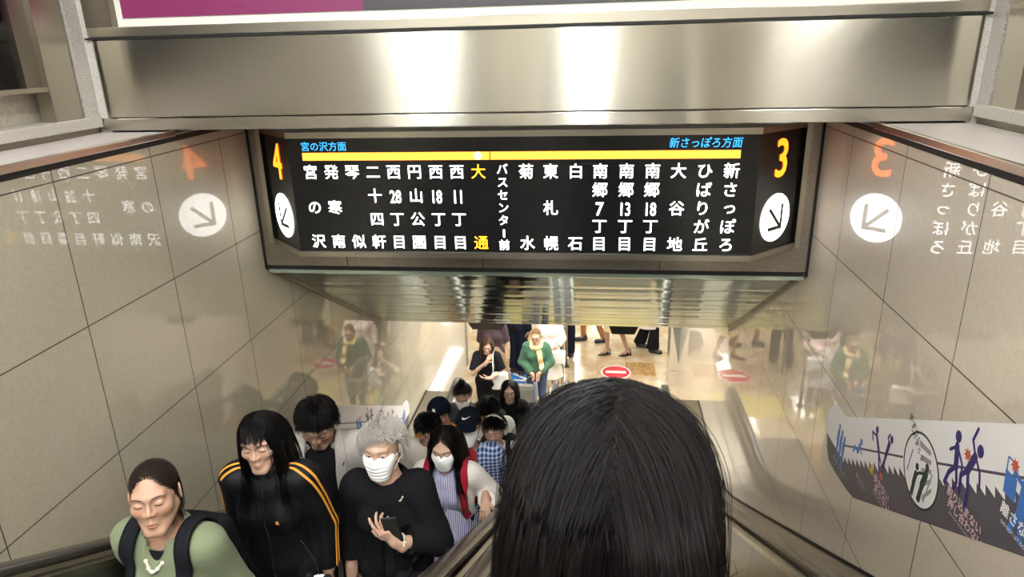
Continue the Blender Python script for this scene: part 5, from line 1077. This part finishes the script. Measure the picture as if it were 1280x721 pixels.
for sd in (-1, 1):
    b = p.ank[sd]*z3((1, 1, 0)); f = Field().u(ell(b+z3((0, -.05, .014)), (.042, .115, .014))); f.cut(b, (0, 0, -1)); so = p.cloth_mesh('sandal', f, M['shoe_black'], 0, h=.007, space='L')
    for y, h_ in ((-.10, .040), (-.02, .062), (.035, .095)): V, Q = tubes(np.array([solve_pts([b+z3((-.044, y, .014)), b+z3((-.030, y, h_)), b+z3((.030, y, h_)), b+z3((.044, y, .014))], 10)]), np.full(10, .009), 5); p.add('strap', V, Q, M['shoe_black'], so, 'L')
p = Person('person in wide black trousers and long white shirt walking right on the lower floor', FH(.83, 10.85, 1.03), 1.03, heading=1.25, skin='mid', detail='far', o=dict(hairline=.5), stride=.13); p.trousers(M['trouser_black'], .035, .075); p.shoes(M['shoe_black']); p.top(cloth('white_shirt_long', (214, 208, 214)), 'long_shirt', g=.04, sl=1, gs=.034, hem=-.42, flare=.06); p.hair(HAIR['black'], [SHORT(500, .06, .003)], r=.003)
# 16 woman in green
p = Person('woman in a green sweater, cream scarf and glasses holding an umbrella', (-.811, 8.47, -3.67), .90, heading=.0, lean=.02, pitch=.25, yaw=-.05, skin='fair', o=dict(hairline=.52, eyes='down'), detail='mid', hair_col=(104, 82, 56),
    arms={1: dict(el_abs=(.23, -.02, .13), wr_abs=(.06, -.21, .02), D=(-.75, -.35, -.5), N=(-.2, .6, -.6), raw=True), -1: dict(el_abs=(-.23, -.02, .13), wr_abs=(-.05, -.21, .0), D=(.7, -.4, -.5), N=(.2, .6, -.6), raw=True)})
p.trousers(M['denim'], .012, .016); p.shoes(M['shoe_white']); p.top(cloth('green_knit', (64, 98, 77), .95, .12, .2, 260, 30), 'sweater', g=.034, sl=.96, gs=.034, ge=.034, hem=-.20, wr=.009); p.hair(HAIR['light'], [dict(N=1500, K=12, L=.2, layer=(.002, .01), style='back', clump=.15, spread=.05)], r=.002)
sc_m = cloth('cream_scarf', (214, 192, 138), .95, .15, .4, 260, 40); f = Field(); t_ = np.linspace(0, 2*math.pi, 15)
for a0, a1 in zip(t_[:-1], t_[1:]): f.u(cone((.088*math.sin(a0), .01-.082*math.cos(a0), .425-.03*math.cos(a0)), (.088*math.sin(a1), .01-.082*math.cos(a1), .425-.03*math.cos(a1)), .042, .042), .02)
V, Q = msh(f, .009, .010); sf = p.add('scarf', V, Q, sc_m, None, 'T'); p.band('scarf_end', [(.05, -.13, .38), (.075, -.18, .28), (.085, -.20, .16), (.08, -.19, .06)], .085, sc_m, .010, .014, sf)
for sd in (-1, 1):
    t_ = np.linspace(0, 2*math.pi, 20); V, Q = tubes(np.array([np.stack([sd*.031+.020*np.cos(t_), np.full(20, -.103), .004+.0165*np.sin(t_)], 1)]), np.full(20, .0022), 5); p.add('glasses', V, Q, M['dark_plastic'], None, 'H')
V, Q = tubes(np.array([solve_pts([(0.0, -.33, -.58), (0, -.29, -.35), (0, -.26, -.10)], 16)]), np.interp(np.linspace(0, 1, 16), [0, .08, .9, 1], [.006, .014, .036, .020]), 10); V2, Q2 = tubes(np.array([solve_pts([(0, -.26, -.10), (0, -.25, -.02), (.005, -.24, .05)], 8)]), np.full(8, .011), 8)
held(p, 'umbrella', 'folded grey-blue umbrella held by the woman in green', 'umbrella', [('canopy', V, Q, cloth('umbrella_blue', (112, 124, 146), .6)), ('handle', V2, Q2, M['dark_plastic'])])
f = Field().u(boxf((-.12, -.25, -.32), (.15, .04, .16), .02)); V, Q = msh(f, .01, .006); V2, Q2 = tubes(np.array([solve_pts([(-.20, -.25, -.17), (-.08, -.24, -.02), (-.03, -.25, -.17)], 14)]), np.full(14, .008), 6); held(p, 'tote_bag', 'grey tote bag hanging from the hands of the woman in green', 'tote bag', [('bag', V, Q, cloth('grey_canvas', (124, 122, 112))), ('handle', V2, Q2, cloth('grey_handle', (104, 102, 96)))])
